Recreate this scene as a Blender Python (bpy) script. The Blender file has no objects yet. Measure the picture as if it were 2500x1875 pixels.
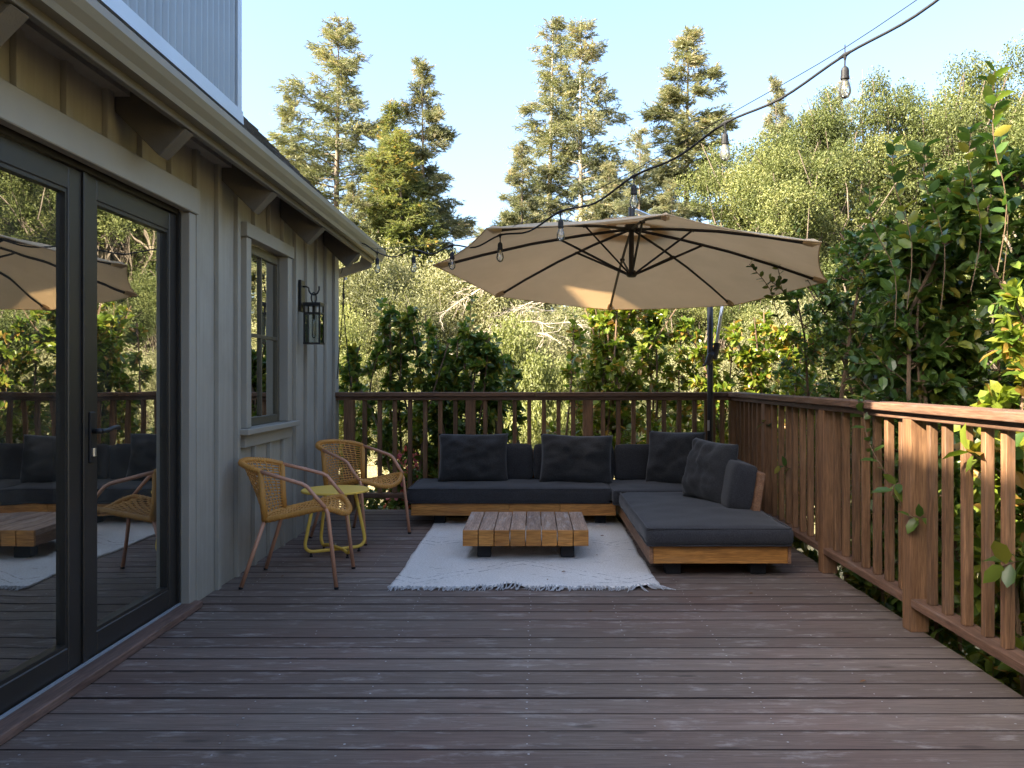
import bpy, bmesh, math, random
import numpy as np
from mathutils import Vector, Matrix, noise

scene = bpy.context.scene
col = scene.collection
R = math.radians

# ------------------------------------------------------------------ camera
F, CX, CY, H = 2050.0, 1303.0, 925.0, 1.19          # photograph calibration (pixels of 2500 x 1875)
cam_d = bpy.data.cameras.new('camera')
cam = bpy.data.objects.new('camera', cam_d)
col.objects.link(cam)
cam.location = (0, 0, H)
cam.rotation_euler = (R(90), 0, 0)
cam_d.sensor_width = 36.0
cam_d.lens = 36.0 * F / 2500.0
cam_d.shift_x = -(CX - 1250) / 2500.0
cam_d.shift_y = -(937.5 - CY) / 2500.0
cam_d.clip_end = 2000
cam_d.clip_start = 0.05
scene.camera = cam

# ------------------------------------------------------------------ sky and sun
SUN_AZ = R(60)                                        # light travels towards (+sin, +cos)
SUN_EL = math.atan(0.75 * math.sin(SUN_AZ))
world = bpy.data.worlds.new('World')
scene.world = world
world.use_nodes = True
wn = world.node_tree
sky = wn.nodes.new('ShaderNodeTexSky')
sky.sky_type = 'NISHITA'
sky.sun_disc = False
sky.sun_elevation = SUN_EL
sky.sun_rotation = R(180) + SUN_AZ
sky.altitude = 200
sky.air_density = 1.0
sky.dust_density = 5.2
sky.ozone_density = 2.6
bg = wn.nodes['Background']
bg.inputs['Strength'].default_value = 0.11
wn.links.new(sky.outputs['Color'], bg.inputs['Color'])

sun_d = bpy.data.lights.new('sun', 'SUN')
sun_d.energy = 5.0
sun_d.angle = R(0.6)
sun_d.color = (1.0, 0.89, 0.72)
sun = bpy.data.objects.new('sun', sun_d)
col.objects.link(sun)
sd = Vector((math.sin(SUN_AZ) * math.cos(SUN_EL), math.cos(SUN_AZ) * math.cos(SUN_EL), -math.sin(SUN_EL)))
sun.rotation_euler = sd.to_track_quat('-Z', 'Y').to_euler()
sun.location = (-20, -20, 20)

vs = scene.view_settings
vs.view_transform = 'Standard'
vs.look = 'None'
vs.exposure = 2.5
vs.gamma = 1.0
vs.use_curve_mapping = False
scene.cycles.use_denoising = True
scene.cycles.max_bounces = 8
scene.cycles.diffuse_bounces = 4
scene.cycles.glossy_bounces = 4
scene.cycles.transmission_bounces = 6
scene.cycles.transparent_max_bounces = 12
scene.cycles.sample_clamp_indirect = 6.0
scene.cycles.caustics_reflective = False
scene.cycles.caustics_refractive = False

# ------------------------------------------------------------------ helpers
ORG = {}


def empty(name, loc, rz=0.0):
    o = bpy.data.objects.new(name, None)
    col.objects.link(o)
    o.location = loc
    o.rotation_euler = (0, 0, rz)
    o.empty_display_size = 0.1
    ORG[o] = Vector(loc) if rz == 0 else Vector((0, 0, 0))
    return o


def tag(o, label=None, cat=None, group=None, kind=None):
    if label: o['label'] = label
    if cat: o['category'] = cat
    if group: o['group'] = group
    if kind: o['kind'] = kind
    return o


def link(me, name, mat, parent=None, org=None):
    o = bpy.data.objects.new(name, me)
    col.objects.link(o)
    if mat is not None and len(me.materials) == 0:
        me.materials.append(mat)
    if parent is not None:
        o.parent = parent
    return o


class MB:
    """collects verts / faces in world (or thing-local) coordinates and links them as one mesh"""
    def __init__(s):
        s.v = []; s.f = []

    def add(s, verts, faces):
        n = len(s.v)
        s.v += [tuple(p) for p in verts]
        s.f += [tuple(i + n for i in f) for f in faces]
        return s

    def hexa(s, p):
        return s.add(p, [(0, 3, 2, 1), (4, 5, 6, 7), (0, 1, 5, 4), (1, 2, 6, 5), (2, 3, 7, 6), (3, 0, 4, 7)])

    def box(s, x0, x1, y0, y1, z0, z1):
        return s.hexa([(x0, y0, z0), (x1, y0, z0), (x1, y1, z0), (x0, y1, z0),
                       (x0, y0, z1), (x1, y0, z1), (x1, y1, z1), (x0, y1, z1)])

    def prism(s, poly, ext):
        """poly: list of 3D points, ext: extrusion vector"""
        n = len(poly)
        e = Vector(ext)
        a = [Vector(p) for p in poly]
        vs_ = a + [p + e for p in a]
        fs = [tuple(range(n - 1, -1, -1)), tuple(range(n, 2 * n))]
        fs += [(i, (i + 1) % n, n + (i + 1) % n, n + i) for i in range(n)]
        return s.add(vs_, fs)

    def tube(s, pts, r, n=8, cap=True, closed=False):
        pts = [Vector(p) for p in pts]
        m = len(pts)
        rr = r if hasattr(r, '__len__') else [r] * m
        verts = []; faces = []
        up = None
        for i, p in enumerate(pts):
            if closed:
                t = pts[(i + 1) % m] - pts[i - 1]
            else:
                t = pts[min(i + 1, m - 1)] - pts[max(i - 1, 0)]
            if t.length < 1e-9: t = Vector((0, 0, 1))
            t.normalize()
            if up is None:
                up = Vector((0, 0, 1)) if abs(t.z) < 0.9 else Vector((1, 0, 0))
            a = up - t * up.dot(t)
            if a.length < 1e-6:
                a = t.orthogonal()
            a.normalize()
            up = a
            b = t.cross(a)
            for k in range(n):
                an = 2 * math.pi * k / n
                verts.append(p + (a * math.cos(an) + b * math.sin(an)) * rr[i])
        for i in range(m - 1 if not closed else m):
            j = (i + 1) % m
            for k in range(n):
                k2 = (k + 1) % n
                faces.append((i * n + k, i * n + k2, j * n + k2, j * n + k))
        if cap and not closed:
            faces.append(tuple(range(n - 1, -1, -1)))
            faces.append(tuple((m - 1) * n + k for k in range(n)))
        return s.add(verts, faces)

    def lathe(s, prof, c, n=16):
        """prof: list of (r, z); c: (x, y)"""
        verts = []; faces = []
        for r, z in prof:
            for k in range(n):
                a = 2 * math.pi * k / n
                verts.append((c[0] + r * math.cos(a), c[1] + r * math.sin(a), z))
        for i in range(len(prof) - 1):
            for k in range(n):
                k2 = (k + 1) % n
                faces.append((i * n + k, i * n + k2, (i + 1) * n + k2, (i + 1) * n + k))
        faces.append(tuple(range(n - 1, -1, -1)))
        faces.append(tuple((len(prof) - 1) * n + k for k in range(n)))
        return s.add(verts, faces)

    def mesh(s, name, org=(0, 0, 0), bevel=0.0, smooth=False, seg=1):
        me = bpy.data.meshes.new(name)
        o = Vector(org)
        me.from_pydata([(x - o.x, y - o.y, z - o.z) for x, y, z in s.v], [], s.f)
        bm = bmesh.new()
        bm.from_mesh(me)
        bmesh.ops.recalc_face_normals(bm, faces=bm.faces)
        if bevel > 0:
            ed = [e for e in bm.edges if len(e.link_faces) == 2 and e.calc_face_angle(0) > R(35)]
            bmesh.ops.bevel(bm, geom=ed, offset=bevel, offset_type='OFFSET', segments=seg, profile=0.5,
                            affect='EDGES', clamp_overlap=True)
        bm.to_mesh(me)
        bm.free()
        if smooth:
            for p in me.polygons: p.use_smooth = True
        me.update()
        return me

    def build(s, name, mat, parent=None, bevel=0.0, smooth=False, seg=1, org=None):
        if org is None:
            q = parent
            while q is not None and q not in ORG: q = q.parent
            org = ORG[q] if q is not None else (0, 0, 0)
            if parent is not None and parent not in ORG and q is not None:
                pass
        me = s.mesh(name, org, bevel, smooth, seg)
        o = link(me, name, mat, parent)
        return o


def solo(mb, name, mat, loc, bevel=0.0, smooth=False, seg=1):
    """a thing that is one mesh, with its origin at loc"""
    me = mb.mesh(name, loc, bevel, smooth, seg)
    o = link(me, name, mat)
    o.location = loc
    return o


def catmull(pts, n=6, closed=False):
    P = [Vector(p) for p in pts]
    out = []
    m = len(P)
    rng = range(m if closed else m - 1)
    for i in rng:
        p0 = P[(i - 1) % m] if closed or i > 0 else P[0]
        p1 = P[i]; p2 = P[(i + 1) % m]
        p3 = P[(i + 2) % m] if closed or i + 2 < m else P[-1]
        for k in range(n):
            t = k / n
            out.append(0.5 * ((2 * p1) + (-p0 + p2) * t + (2 * p0 - 5 * p1 + 4 * p2 - p3) * t * t
                              + (-p0 + 3 * p1 - 3 * p2 + p3) * t ** 3))
    if not closed: out.append(P[-1])
    return out


def at(x, y, Y):
    """point at depth Y that the photograph shows at pixel x, y"""
    return Vector(((x - CX) * Y / F, Y, H + (CY - y) * Y / F))


def np_mesh(name, V, faces_per, T, attr=None):
    """V: (N*k,3) verts; faces_per: list of index tuples of the template; T: template vertex count"""
    me = bpy.data.meshes.new(name)
    nv = len(V); N = nv // T
    me.vertices.add(nv)
    me.vertices.foreach_set('co', np.ascontiguousarray(V, dtype=np.float32).ravel())
    loops = []; starts = []
    c = 0
    fl = [np.array(f) for f in faces_per]
    lens = np.array([len(f) for f in faces_per])
    flat = np.concatenate(fl)
    L = len(flat)
    allidx = (flat[None, :] + (np.arange(N) * T)[:, None]).ravel().astype(np.int32)
    st = np.concatenate([[0], np.cumsum(lens)[:-1]])
    allst = (st[None, :] + (np.arange(N) * L)[:, None]).ravel().astype(np.int32)
    me.loops.add(len(allidx))
    me.loops.foreach_set('vertex_index', allidx)
    me.polygons.add(len(allst))
    me.polygons.foreach_set('loop_start', allst)
    if attr is not None:
        a = me.attributes.new('rnd', 'FLOAT', 'POINT')
        a.data.foreach_set('value', np.repeat(np.asarray(attr, dtype=np.float32), T))
    me.polygons.foreach_set('use_smooth', np.zeros(len(allst), dtype=bool))
    me.update(calc_edges=True)
    return me


def frames(d, rng, up=None, jitter=1.0):
    """rotation matrices whose x axis is d; z axis near up (tilted by jitter) or random"""
    d = d / np.maximum(np.linalg.norm(d, axis=1, keepdims=True), 1e-9)
    if up is None:
        u = rng.normal(size=d.shape)
    else:
        u = np.asarray(up)[None, :] + rng.normal(size=d.shape) * jitter
    z = u - d * (u * d).sum(1, keepdims=True)
    z /= np.maximum(np.linalg.norm(z, axis=1, keepdims=True), 1e-9)
    y = np.cross(z, d)
    return np.stack([d, y, z], axis=2)


def scatter(tmpl, pos, rot, sc):
    V = np.einsum('nij,kj->nki', rot, tmpl) * sc[:, None, None] + pos[:, None, :]
    return V.reshape(-1, 3)


# ------------------------------------------------------------------ materials
def newmat(name):
    m = bpy.data.materials.new(name)
    m.use_nodes = True
    nt = m.node_tree
    return m, nt, nt.nodes['Principled BSDF'], nt.nodes['Material Output']


def N(nt, t, **kw):
    n = nt.nodes.new(t)
    for k, v in kw.items():
        if k.startswith('i_'):
            n.inputs[k[2:].replace('_', ' ')].default_value = v
        else:
            setattr(n, k, v)
    return n


def ramp(nt, fac, stops):
    r = nt.nodes.new('ShaderNodeValToRGB')
    e = r.color_ramp.elements
    while len(e) < len(stops): e.new(0.5)
    for i, (p, c) in enumerate(stops):
        e[i].position = p
        e[i].color = (*c, 1) if len(c) == 3 else c
    nt.links.new(fac, r.inputs['Fac'])
    return r.outputs['Color']


def mixc(nt, fac, a, b, blend='MIX'):
    m = nt.nodes.new('ShaderNodeMix')
    m.data_type = 'RGBA'; m.blend_type = blend
    if isinstance(fac, float): m.inputs[0].default_value = fac
    else: nt.links.new(fac, m.inputs[0])
    for s, i in ((a, 6), (b, 7)):
        if isinstance(s, tuple): m.inputs[i].default_value = (*s, 1)
        else: nt.links.new(s, m.inputs[i])
    return m.outputs[2]


def coords(nt, scale, space='Object', rand=0.0):
    tc = nt.nodes.new('ShaderNodeTexCoord')
    mp = nt.nodes.new('ShaderNodeMapping')
    mp.inputs['Scale'].default_value = scale
    nt.links.new(tc.outputs[space], mp.inputs['Vector'])
    if rand:
        oi = nt.nodes.new('ShaderNodeObjectInfo')
        mu = nt.nodes.new('ShaderNodeMath'); mu.operation = 'MULTIPLY'
        mu.inputs[1].default_value = rand
        nt.links.new(oi.outputs['Random'], mu.inputs[0])
        nt.links.new(mu.outputs[0], mp.inputs['Location'])
    return mp.outputs['Vector']


def noisen(nt, vec, scale=5, detail=4, rough=0.55, dist=0.0):
    n = nt.nodes.new('ShaderNodeTexNoise')
    n.inputs['Scale'].default_value = scale
    n.inputs['Detail'].default_value = detail
    n.inputs['Roughness'].default_value = rough
    n.inputs['Distortion'].default_value = dist
    nt.links.new(vec, n.inputs['Vector'])
    return n.outputs['Fac']


def bump(nt, h, strength, dist, b):
    n = nt.nodes.new('ShaderNodeBump')
    n.inputs['Strength'].default_value = strength
    n.inputs['Distance'].default_value = dist
    nt.links.new(h, n.inputs['Height'])
    nt.links.new(n.outputs['Normal'], b.inputs['Normal'])


def wood(name, dark, light, axis='X', rough=0.6, stretch=18.0, wear=None, wear_amt=0.0, tint=0.25, spec=0.4, bumps=0.25):
    """long grain along axis, tone differs from object to object"""
    m, nt, b, out = newmat(name)
    s = {'X': (1.0, stretch, stretch), 'Y': (stretch, 1.0, stretch), 'Z': (stretch, stretch, 1.0)}[axis]
    v = coords(nt, s, 'Object', rand=37.0)
    g = noisen(nt, v, 2.2, 6, 0.62, 0.6)
    base = ramp(nt, g, [(0.3, dark), (0.72, light)])
    v2 = coords(nt, tuple(q * 2.6 for q in s), 'Object', rand=11.0)
    g2 = noisen(nt, v2, 4.0, 3, 0.6)
    base = mixc(nt, ramp(nt, g2, [(0.42, (0.62,) * 3), (0.6, (1.05,) * 3)]), (0, 0, 0), base, 'MIX') if False else \
        mixc(nt, 0.55, base, ramp(nt, g2, [(0.38, (0.45,) * 3), (0.62, (1.25,) * 3)]), 'MULTIPLY')
    oi = nt.nodes.new('ShaderNodeObjectInfo')
    base = mixc(nt, 1.0, base, ramp(nt, oi.outputs['Random'], [(0, (1 - tint,) * 3), (1, (1 + tint, 1 + tint * .9, 1 + tint * .8))]), 'MULTIPLY')
    if wear:
        v3 = coords(nt, tuple(1.0 if q == 1.0 else 7.0 for q in s), 'Object', rand=23.0)
        w = noisen(nt, v3, 3.2, 9, 0.74)
        wf = ramp(nt, w, [(0.53, (0, 0, 0)), (0.66, (wear_amt,) * 3)])
        base = mixc(nt, wf, base, wear)
    nt.links.new(base, b.inputs['Base Color'])
    b.inputs['Roughness'].default_value = rough
    b.inputs['Specular IOR Level'].default_value = spec
    bump(nt, g2, bumps, 0.004, b)
    return m


def paint(name, c, rough=0.55, var=0.12, spec=0.4, bumps=0.12, bscale=60, metal=0.0):
    m, nt, b, out = newmat(name)
    v = coords(nt, (1, 1, 1), 'Object')
    n1 = noisen(nt, v, 2.5, 6, 0.6)
    base = mixc(nt, 1.0, c, ramp(nt, n1, [(0.3, (1 - var,) * 3), (0.7, (1 + var,) * 3)]), 'MULTIPLY')
    nt.links.new(base, b.inputs['Base Color'])
    b.inputs['Roughness'].default_value = rough
    b.inputs['Metallic'].default_value = metal
    b.inputs['Specular IOR Level'].default_value = spec
    v2 = coords(nt, (1, 1, 1), 'Object')
    n2 = noisen(nt, v2, bscale, 3, 0.6)
    bump(nt, n2, bumps, 0.003, b)
    return m


def leafmat(name, stops, trans=0.35, rough=0.4, spec=0.4, src='attr', tmul=(1.25, 1.3, 0.6), coat=0.0):
    m, nt, b, out = newmat(name)
    if src == 'attr':
        a = nt.nodes.new('ShaderNodeAttribute'); a.attribute_name = 'rnd'
        f = a.outputs['Fac']
    else:
        a = nt.nodes.new('ShaderNodeObjectInfo')
        f = a.outputs['Random']
    c = ramp(nt, f, stops)
    nt.links.new(c, b.inputs['Base Color'])
    b.inputs['Roughness'].default_value = rough
    b.inputs['Specular IOR Level'].default_value = spec
    tr = nt.nodes.new('ShaderNodeBsdfTranslucent')
    tc = mixc(nt, 1.0, c, tmul, 'MULTIPLY')
    nt.links.new(tc, tr.inputs['Color'])
    mx = nt.nodes.new('ShaderNodeMixShader')
    mx.inputs[0].default_value = trans
    nt.links.new(b.outputs[0], mx.inputs[1])
    nt.links.new(tr.outputs[0], mx.inputs[2])
    nt.links.new(mx.outputs[0], out.inputs['Surface'])
    return m


def glassmat(name, refl=0.3, tint=(0.8, 0.82, 0.8), wave=0.0, dust=0.0):
    m, nt, b, out = newmat(name)
    nt.nodes.remove(b)
    tr = N(nt, 'ShaderNodeBsdfTransparent'); tr.inputs['Color'].default_value = (*tint, 1)
    gl = N(nt, 'ShaderNodeBsdfGlossy'); gl.inputs['Roughness'].default_value = 0.0
    gl.inputs['Color'].default_value = (0.95, 0.97, 0.93, 1)
    fr = N(nt, 'ShaderNodeFresnel'); fr.inputs['IOR'].default_value = 1.5
    ma = N(nt, 'ShaderNodeMath', operation='MULTIPLY_ADD'); ma.inputs[1].default_value = 1.0 - refl
    ma.inputs[2].default_value = refl
    nt.links.new(fr.outputs[0], ma.inputs[0])
    mx = N(nt, 'ShaderNodeMixShader')
    nt.links.new(ma.outputs[0], mx.inputs[0])
    nt.links.new(tr.outputs[0], mx.inputs[1]); nt.links.new(gl.outputs[0], mx.inputs[2])
    last = mx.outputs[0]
    if dust:
        df = N(nt, 'ShaderNodeBsdfDiffuse'); df.inputs['Color'].default_value = (0.6, 0.58, 0.52, 1)
        dv = coords(nt, (1, 1, 0.5), 'Object')
        dn_ = ramp(nt, noisen(nt, dv, 7, 8, 0.72), [(0.42, (0.004,) * 3), (0.75, (dust,) * 3)])
        mx2 = N(nt, 'ShaderNodeMixShader')
        nt.links.new(dn_, mx2.inputs[0]); nt.links.new(last, mx2.inputs[1]); nt.links.new(df.outputs[0], mx2.inputs[2])
        last = mx2.outputs[0]
    nt.links.new(last, out.inputs['Surface'])
    if wave:
        v = coords(nt, (1, 1, 1), 'Object')
        n = noisen(nt, v, 3.0, 1, 0.4)
        bn = N(nt, 'ShaderNodeBump'); bn.inputs['Strength'].default_value = wave
        bn.inputs['Distance'].default_value = 0.01
        nt.links.new(n, bn.inputs['Height']); nt.links.new(bn.outputs[0], gl.inputs['Normal'])
    return m


def fabric(name, c, rough=0.95, weave=900, strength=0.35, var=0.15, sheen=0.15):
    m, nt, b, out = newmat(name)
    v = coords(nt, (1, 1, 1), 'Object')
    n1 = noisen(nt, v, 6, 5, 0.6)
    n2 = noisen(nt, v, 160, 2, 0.6)
    base = mixc(nt, 1.0, c, ramp(nt, n1, [(0.3, (1 - var,) * 3), (0.7, (1 + var,) * 3)]), 'MULTIPLY')
    base = mixc(nt, 1.0, base, ramp(nt, n2, [(0.35, (0.72,) * 3), (0.65, (1.3,) * 3)]), 'MULTIPLY')
    nt.links.new(base, b.inputs['Base Color'])
    b.inputs['Roughness'].default_value = rough
    b.inputs['Specular IOR Level'].default_value = 0.15
    b.inputs['Sheen Weight'].default_value = sheen
    b.inputs['Sheen Roughness'].default_value = 0.5
    w = N(nt, 'ShaderNodeTexWave', wave_type='BANDS', bands_direction='DIAGONAL'); w.inputs['Scale'].default_value = weave / 6
    nt.links.new(v, w.inputs['Vector'])
    bump(nt, n2, strength, 0.002, b)
    return m


M = {}
def deckmat(name, dark, light, scuff):
    """weathered decking: fine grain, board to board tone, knots, pale scuffs"""
    m, nt, b, out = newmat(name)
    g = noisen(nt, coords(nt, (1.0, 30, 30), 'Object', rand=37.0), 3.0, 8, 0.65, 0.9)
    base = ramp(nt, g, [(0.25, dark), (0.75, light)])
    g2 = noisen(nt, coords(nt, (3.0, 120, 120), 'Object', rand=11.0), 3.0, 4, 0.65)
    base = mixc(nt, 0.5, base, ramp(nt, g2, [(0.36, (0.50,) * 3), (0.64, (1.28,) * 3)]), 'MULTIPLY')
    oi = nt.nodes.new('ShaderNodeObjectInfo')
    base = mixc(nt, 1.0, base, ramp(nt, oi.outputs['Random'], [(0, (0.80, 0.76, 0.76)), (0.5, (1.0, 1.0, 1.02)), (1, (1.20, 1.18, 1.20))]), 'MULTIPLY')
    # redder stain left in patches, paler worn zones
    big = noisen(nt, coords(nt, (0.8, 0.8, 1), 'Object'), 1.0, 4, 0.6)
    base = mixc(nt, 1.0, base, ramp(nt, big, [(0.34, (1.0, 0.84, 0.82)), (0.56, (1.0, 1.0, 1.0))]), 'MULTIPLY')
    sc = noisen(nt, coords(nt, (2.2, 7.0, 1), 'Object', rand=5.0), 2.4, 9, 0.72)
    base = mixc(nt, ramp(nt, sc, [(0.54, (0, 0, 0)), (0.70, (0.6,) * 3)]), base, scuff)
    kn = N(nt, 'ShaderNodeTexVoronoi'); kn.inputs['Scale'].default_value = 1.0
    nt.links.new(coords(nt, (2.0, 6.5, 1), 'Object', rand=9.0), kn.inputs['Vector'])
    base = mixc(nt, ramp(nt, kn.outputs['Distance'], [(0.05, (0.75,) * 3), (0.11, (0, 0, 0))]), base, tuple(q * 0.6 for q in dark))
    nt.links.new(base, b.inputs['Base Color'])
    b.inputs['Roughness'].default_value = 0.62
    b.inputs['Specular IOR Level'].default_value = 0.35
    bump(nt, g2, 0.5, 0.002, b)
    return m


M['deck'] = deckmat('deck_wood', (0.102, 0.075, 0.058), (0.242, 0.192, 0.153), (0.44, 0.40, 0.36))
M['deck_edge'] = paint('gap_shade_board_edge', (0.032, 0.022, 0.019), 0.85, 0.3)  # board sides coloured near black so the gaps read as shadow lines
M['rail_v'] = wood('railing_wood_upright', (0.115, 0.056, 0.026), (0.26, 0.14, 0.068), 'Z', 0.62, 16, (0.16, 0.11, 0.085), 0.4, 0.25)
M['rail_x'] = wood('railing_wood_long_x', (0.10, 0.052, 0.029), (0.215, 0.116, 0.067), 'X', 0.65, 16, (0.17, 0.13, 0.11), 0.5, 0.15)
M['rail_y'] = wood('railing_wood_long_y', (0.10, 0.052, 0.031), (0.22, 0.12, 0.074), 'Y', 0.65, 16, (0.2, 0.155, 0.13), 0.5, 0.15)
M['sill_wood'] = wood('threshold_wood', (0.11, 0.066, 0.052), (0.23, 0.145, 0.112), 'Y', 0.5, 14, (0.25, 0.17, 0.12), 0.4, 0.1)
M['teak_y'] = wood('teak_plank_top', (0.24, 0.15, 0.105), (0.50, 0.34, 0.24), 'Y', 0.6, 12, (0.52, 0.46, 0.41), 0.8, 0.18)
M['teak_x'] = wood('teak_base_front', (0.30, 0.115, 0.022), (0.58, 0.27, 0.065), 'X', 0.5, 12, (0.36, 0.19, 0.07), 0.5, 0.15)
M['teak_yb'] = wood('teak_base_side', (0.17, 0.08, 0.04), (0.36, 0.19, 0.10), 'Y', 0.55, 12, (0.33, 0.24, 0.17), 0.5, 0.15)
def sidingmat(name, c):
    m, nt, b, out = newmat(name)
    v = coords(nt, (9, 9, 0.5), 'Object')
    n1 = noisen(nt, v, 3.0, 7, 0.65)
    n2 = noisen(nt, coords(nt, (1, 1, 1), 'Object'), 1.3, 6, 0.65)
    n3 = noisen(nt, coords(nt, (60, 60, 2.5), 'Object'), 4.0, 3, 0.6)
    base = mixc(nt, 1.0, c, ramp(nt, n1, [(0.3, (0.90,) * 3), (0.7, (1.08,) * 3)]), 'MULTIPLY')
    base = mixc(nt, 1.0, base, ramp(nt, n2, [(0.35, (0.86, 0.85, 0.83)), (0.6, (1.05,) * 3)]), 'MULTIPLY')
    nt.links.new(base, b.inputs['Base Color'])
    b.inputs['Roughness'].default_value = 0.6
    b.inputs['Specular IOR Level'].default_value = 0.35
    bump(nt, n3, 0.25, 0.003, b)
    return m


M['siding'] = sidingmat('house_paint_taupe', (0.36, 0.335, 0.28))
M['siding_plain'] = paint('house_paint_taupe', (0.30, 0.28, 0.235), 0.6, 0.05, 0.35, 0.10, 35)
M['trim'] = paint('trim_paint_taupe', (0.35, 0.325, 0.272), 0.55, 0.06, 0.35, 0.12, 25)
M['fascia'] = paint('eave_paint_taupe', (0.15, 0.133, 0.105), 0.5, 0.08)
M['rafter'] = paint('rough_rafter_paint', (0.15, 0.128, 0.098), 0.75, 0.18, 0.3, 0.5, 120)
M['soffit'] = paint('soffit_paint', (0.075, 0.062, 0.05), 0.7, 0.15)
M['gutter'] = paint('gutter_paint', (0.215, 0.19, 0.14), 0.45, 0.05, 0.5, 0.04)
M['metal'] = paint('corrugated_zinc', (0.27, 0.315, 0.355), 0.45, 0.06, 0.5, 0.03, 20, 0.35)
M['flash'] = paint('flashing_zinc', (0.44, 0.49, 0.54), 0.4, 0.06, 0.5, 0.03, 20, 0.35)
M['bronze'] = paint('dark_bronze_frame', (0.024, 0.021, 0.018), 0.4, 0.08, 0.5, 0.03)
M['sash'] = paint('olive_bronze_sash', (0.10, 0.085, 0.055), 0.42, 0.06, 0.5, 0.03)
M['black'] = paint('black_metal', (0.014, 0.014, 0.016), 0.42, 0.1, 0.5, 0.03)
M['rubber'] = paint('black_rubber', (0.012, 0.012, 0.013), 0.6, 0.1)
M['umbrella_rib'] = paint('brown_black_rib', (0.022, 0.016, 0.012), 0.5, 0.1)
M['silver'] = paint('brushed_aluminium', (0.6, 0.6, 0.6), 0.28, 0.05, 0.5, 0.02, 30, 0.9)
M['brass'] = paint('warm_filament', (0.5, 0.35, 0.12), 0.4, 0.05, 0.5, 0.02, 30, 0.7)
M['legblack'] = paint('black_block', (0.016, 0.016, 0.018), 0.7, 0.1)
M['tube_pink'] = paint('terracotta_tube', (0.58, 0.29, 0.175), 0.42, 0.06, 0.5, 0.02)
M['cane'] = paint('ochre_cord', (0.58, 0.28, 0.062), 0.5, 0.15, 0.4, 0.4, 300)
M['yellow'] = paint('yellow_enamel', (0.88, 0.58, 0.10), 0.55, 0.04, 0.3, 0.02)
M['fabric'] = fabric('charcoal_canvas', (0.036, 0.036, 0.039))
M['pillow'] = fabric('charcoal_pillow_canvas', (0.036, 0.036, 0.037))
M['fringe'] = fabric('rug_fringe', (0.45, 0.46, 0.47), 0.95)
M['screw'] = paint('steel_screw', (0.55, 0.55, 0.56), 0.35, 0.1, 0.5, 0.02, 30, 0.8)
M['glass'] = glassmat('door_glass', 0.47, (0.80, 0.82, 0.76), 0.10, 0.05)
M['wglass'] = glassmat('window_glass', 0.75, (0.6, 0.62, 0.58), 0.22)
M['lglass'] = glassmat('lantern_glass', 0.06, (0.95, 0.97, 0.95), 0.0)
M['bulb'] = glassmat('bulb_glass', 0.06, (0.97, 0.98, 0.98), 0.0, 0.30)
M['bark'] = paint('grey_brown_bark', (0.17, 0.135, 0.10), 0.9, 0.35, 0.2, 0.9, 25)
M['pale_bark'] = paint('pale_dead_wood', (0.42, 0.36, 0.28), 0.9, 0.25, 0.2, 0.8, 30)
M['twig'] = paint('camellia_twig', (0.16, 0.105, 0.065), 0.8, 0.3, 0.2, 0.5, 60)
M['floor_in'] = wood('oak_floor', (0.34, 0.18, 0.085), (0.58, 0.34, 0.17), 'Y', 0.4, 10)
M['inner'] = paint('room_paint', (0.42, 0.38, 0.30), 0.7, 0.04)
M['cabinet'] = paint('dark_cabinet', (0.07, 0.05, 0.035), 0.5, 0.1)
M['dry'] = paint('dry_leaf', (0.20, 0.10, 0.045), 0.8, 0.3)

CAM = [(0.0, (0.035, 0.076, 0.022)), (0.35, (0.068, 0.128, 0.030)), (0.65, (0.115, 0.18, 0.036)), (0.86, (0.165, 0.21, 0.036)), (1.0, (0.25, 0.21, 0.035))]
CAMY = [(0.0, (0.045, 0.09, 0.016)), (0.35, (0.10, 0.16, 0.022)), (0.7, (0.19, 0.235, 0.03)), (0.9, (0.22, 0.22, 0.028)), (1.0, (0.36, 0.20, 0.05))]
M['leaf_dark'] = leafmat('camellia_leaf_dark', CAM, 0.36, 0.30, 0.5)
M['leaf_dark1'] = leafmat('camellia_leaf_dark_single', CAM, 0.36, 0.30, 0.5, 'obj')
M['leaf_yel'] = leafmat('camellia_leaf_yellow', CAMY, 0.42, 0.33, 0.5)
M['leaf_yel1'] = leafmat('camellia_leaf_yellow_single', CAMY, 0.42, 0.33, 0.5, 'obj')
M['oak'] = leafmat('oak_leaf', [(0, (0.038, 0.052, 0.014)), (0.5, (0.105, 0.125, 0.034)), (1, (0.25, 0.25, 0.09))], 0.30, 0.5, 0.3)
M['brush'] = leafmat('brush_leaf', [(0, (0.085, 0.092, 0.04)), (0.5, (0.21, 0.21, 0.098)), (1, (0.41, 0.38, 0.22))], 0.32, 0.55, 0.3)
M['shrub'] = leafmat('light_shrub_leaf', [(0, (0.12, 0.135, 0.045)), (0.5, (0.26, 0.275, 0.10)), (1, (0.42, 0.41, 0.19))], 0.38, 0.5, 0.3)
M['fir'] = leafmat('fir_needles', [(0, (0.070, 0.085, 0.050)), (0.45, (0.165, 0.175, 0.095)), (0.8, (0.26, 0.25, 0.14)), (1, (0.33, 0.27, 0.16))], 0.32, 0.55, 0.3)
M['firg'] = leafmat('green_cedar_needles', [(0, (0.07, 0.10, 0.035)), (0.5, (0.165, 0.185, 0.065)), (0.85, (0.25, 0.24, 0.085)), (1, (0.40, 0.27, 0.08))], 0.34, 0.55, 0.3)
M['pink'] = leafmat('pink_petal', [(0, (0.55, 0.10, 0.16)), (1, (0.75, 0.28, 0.34))], 0.4, 0.5, 0.3)


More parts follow.
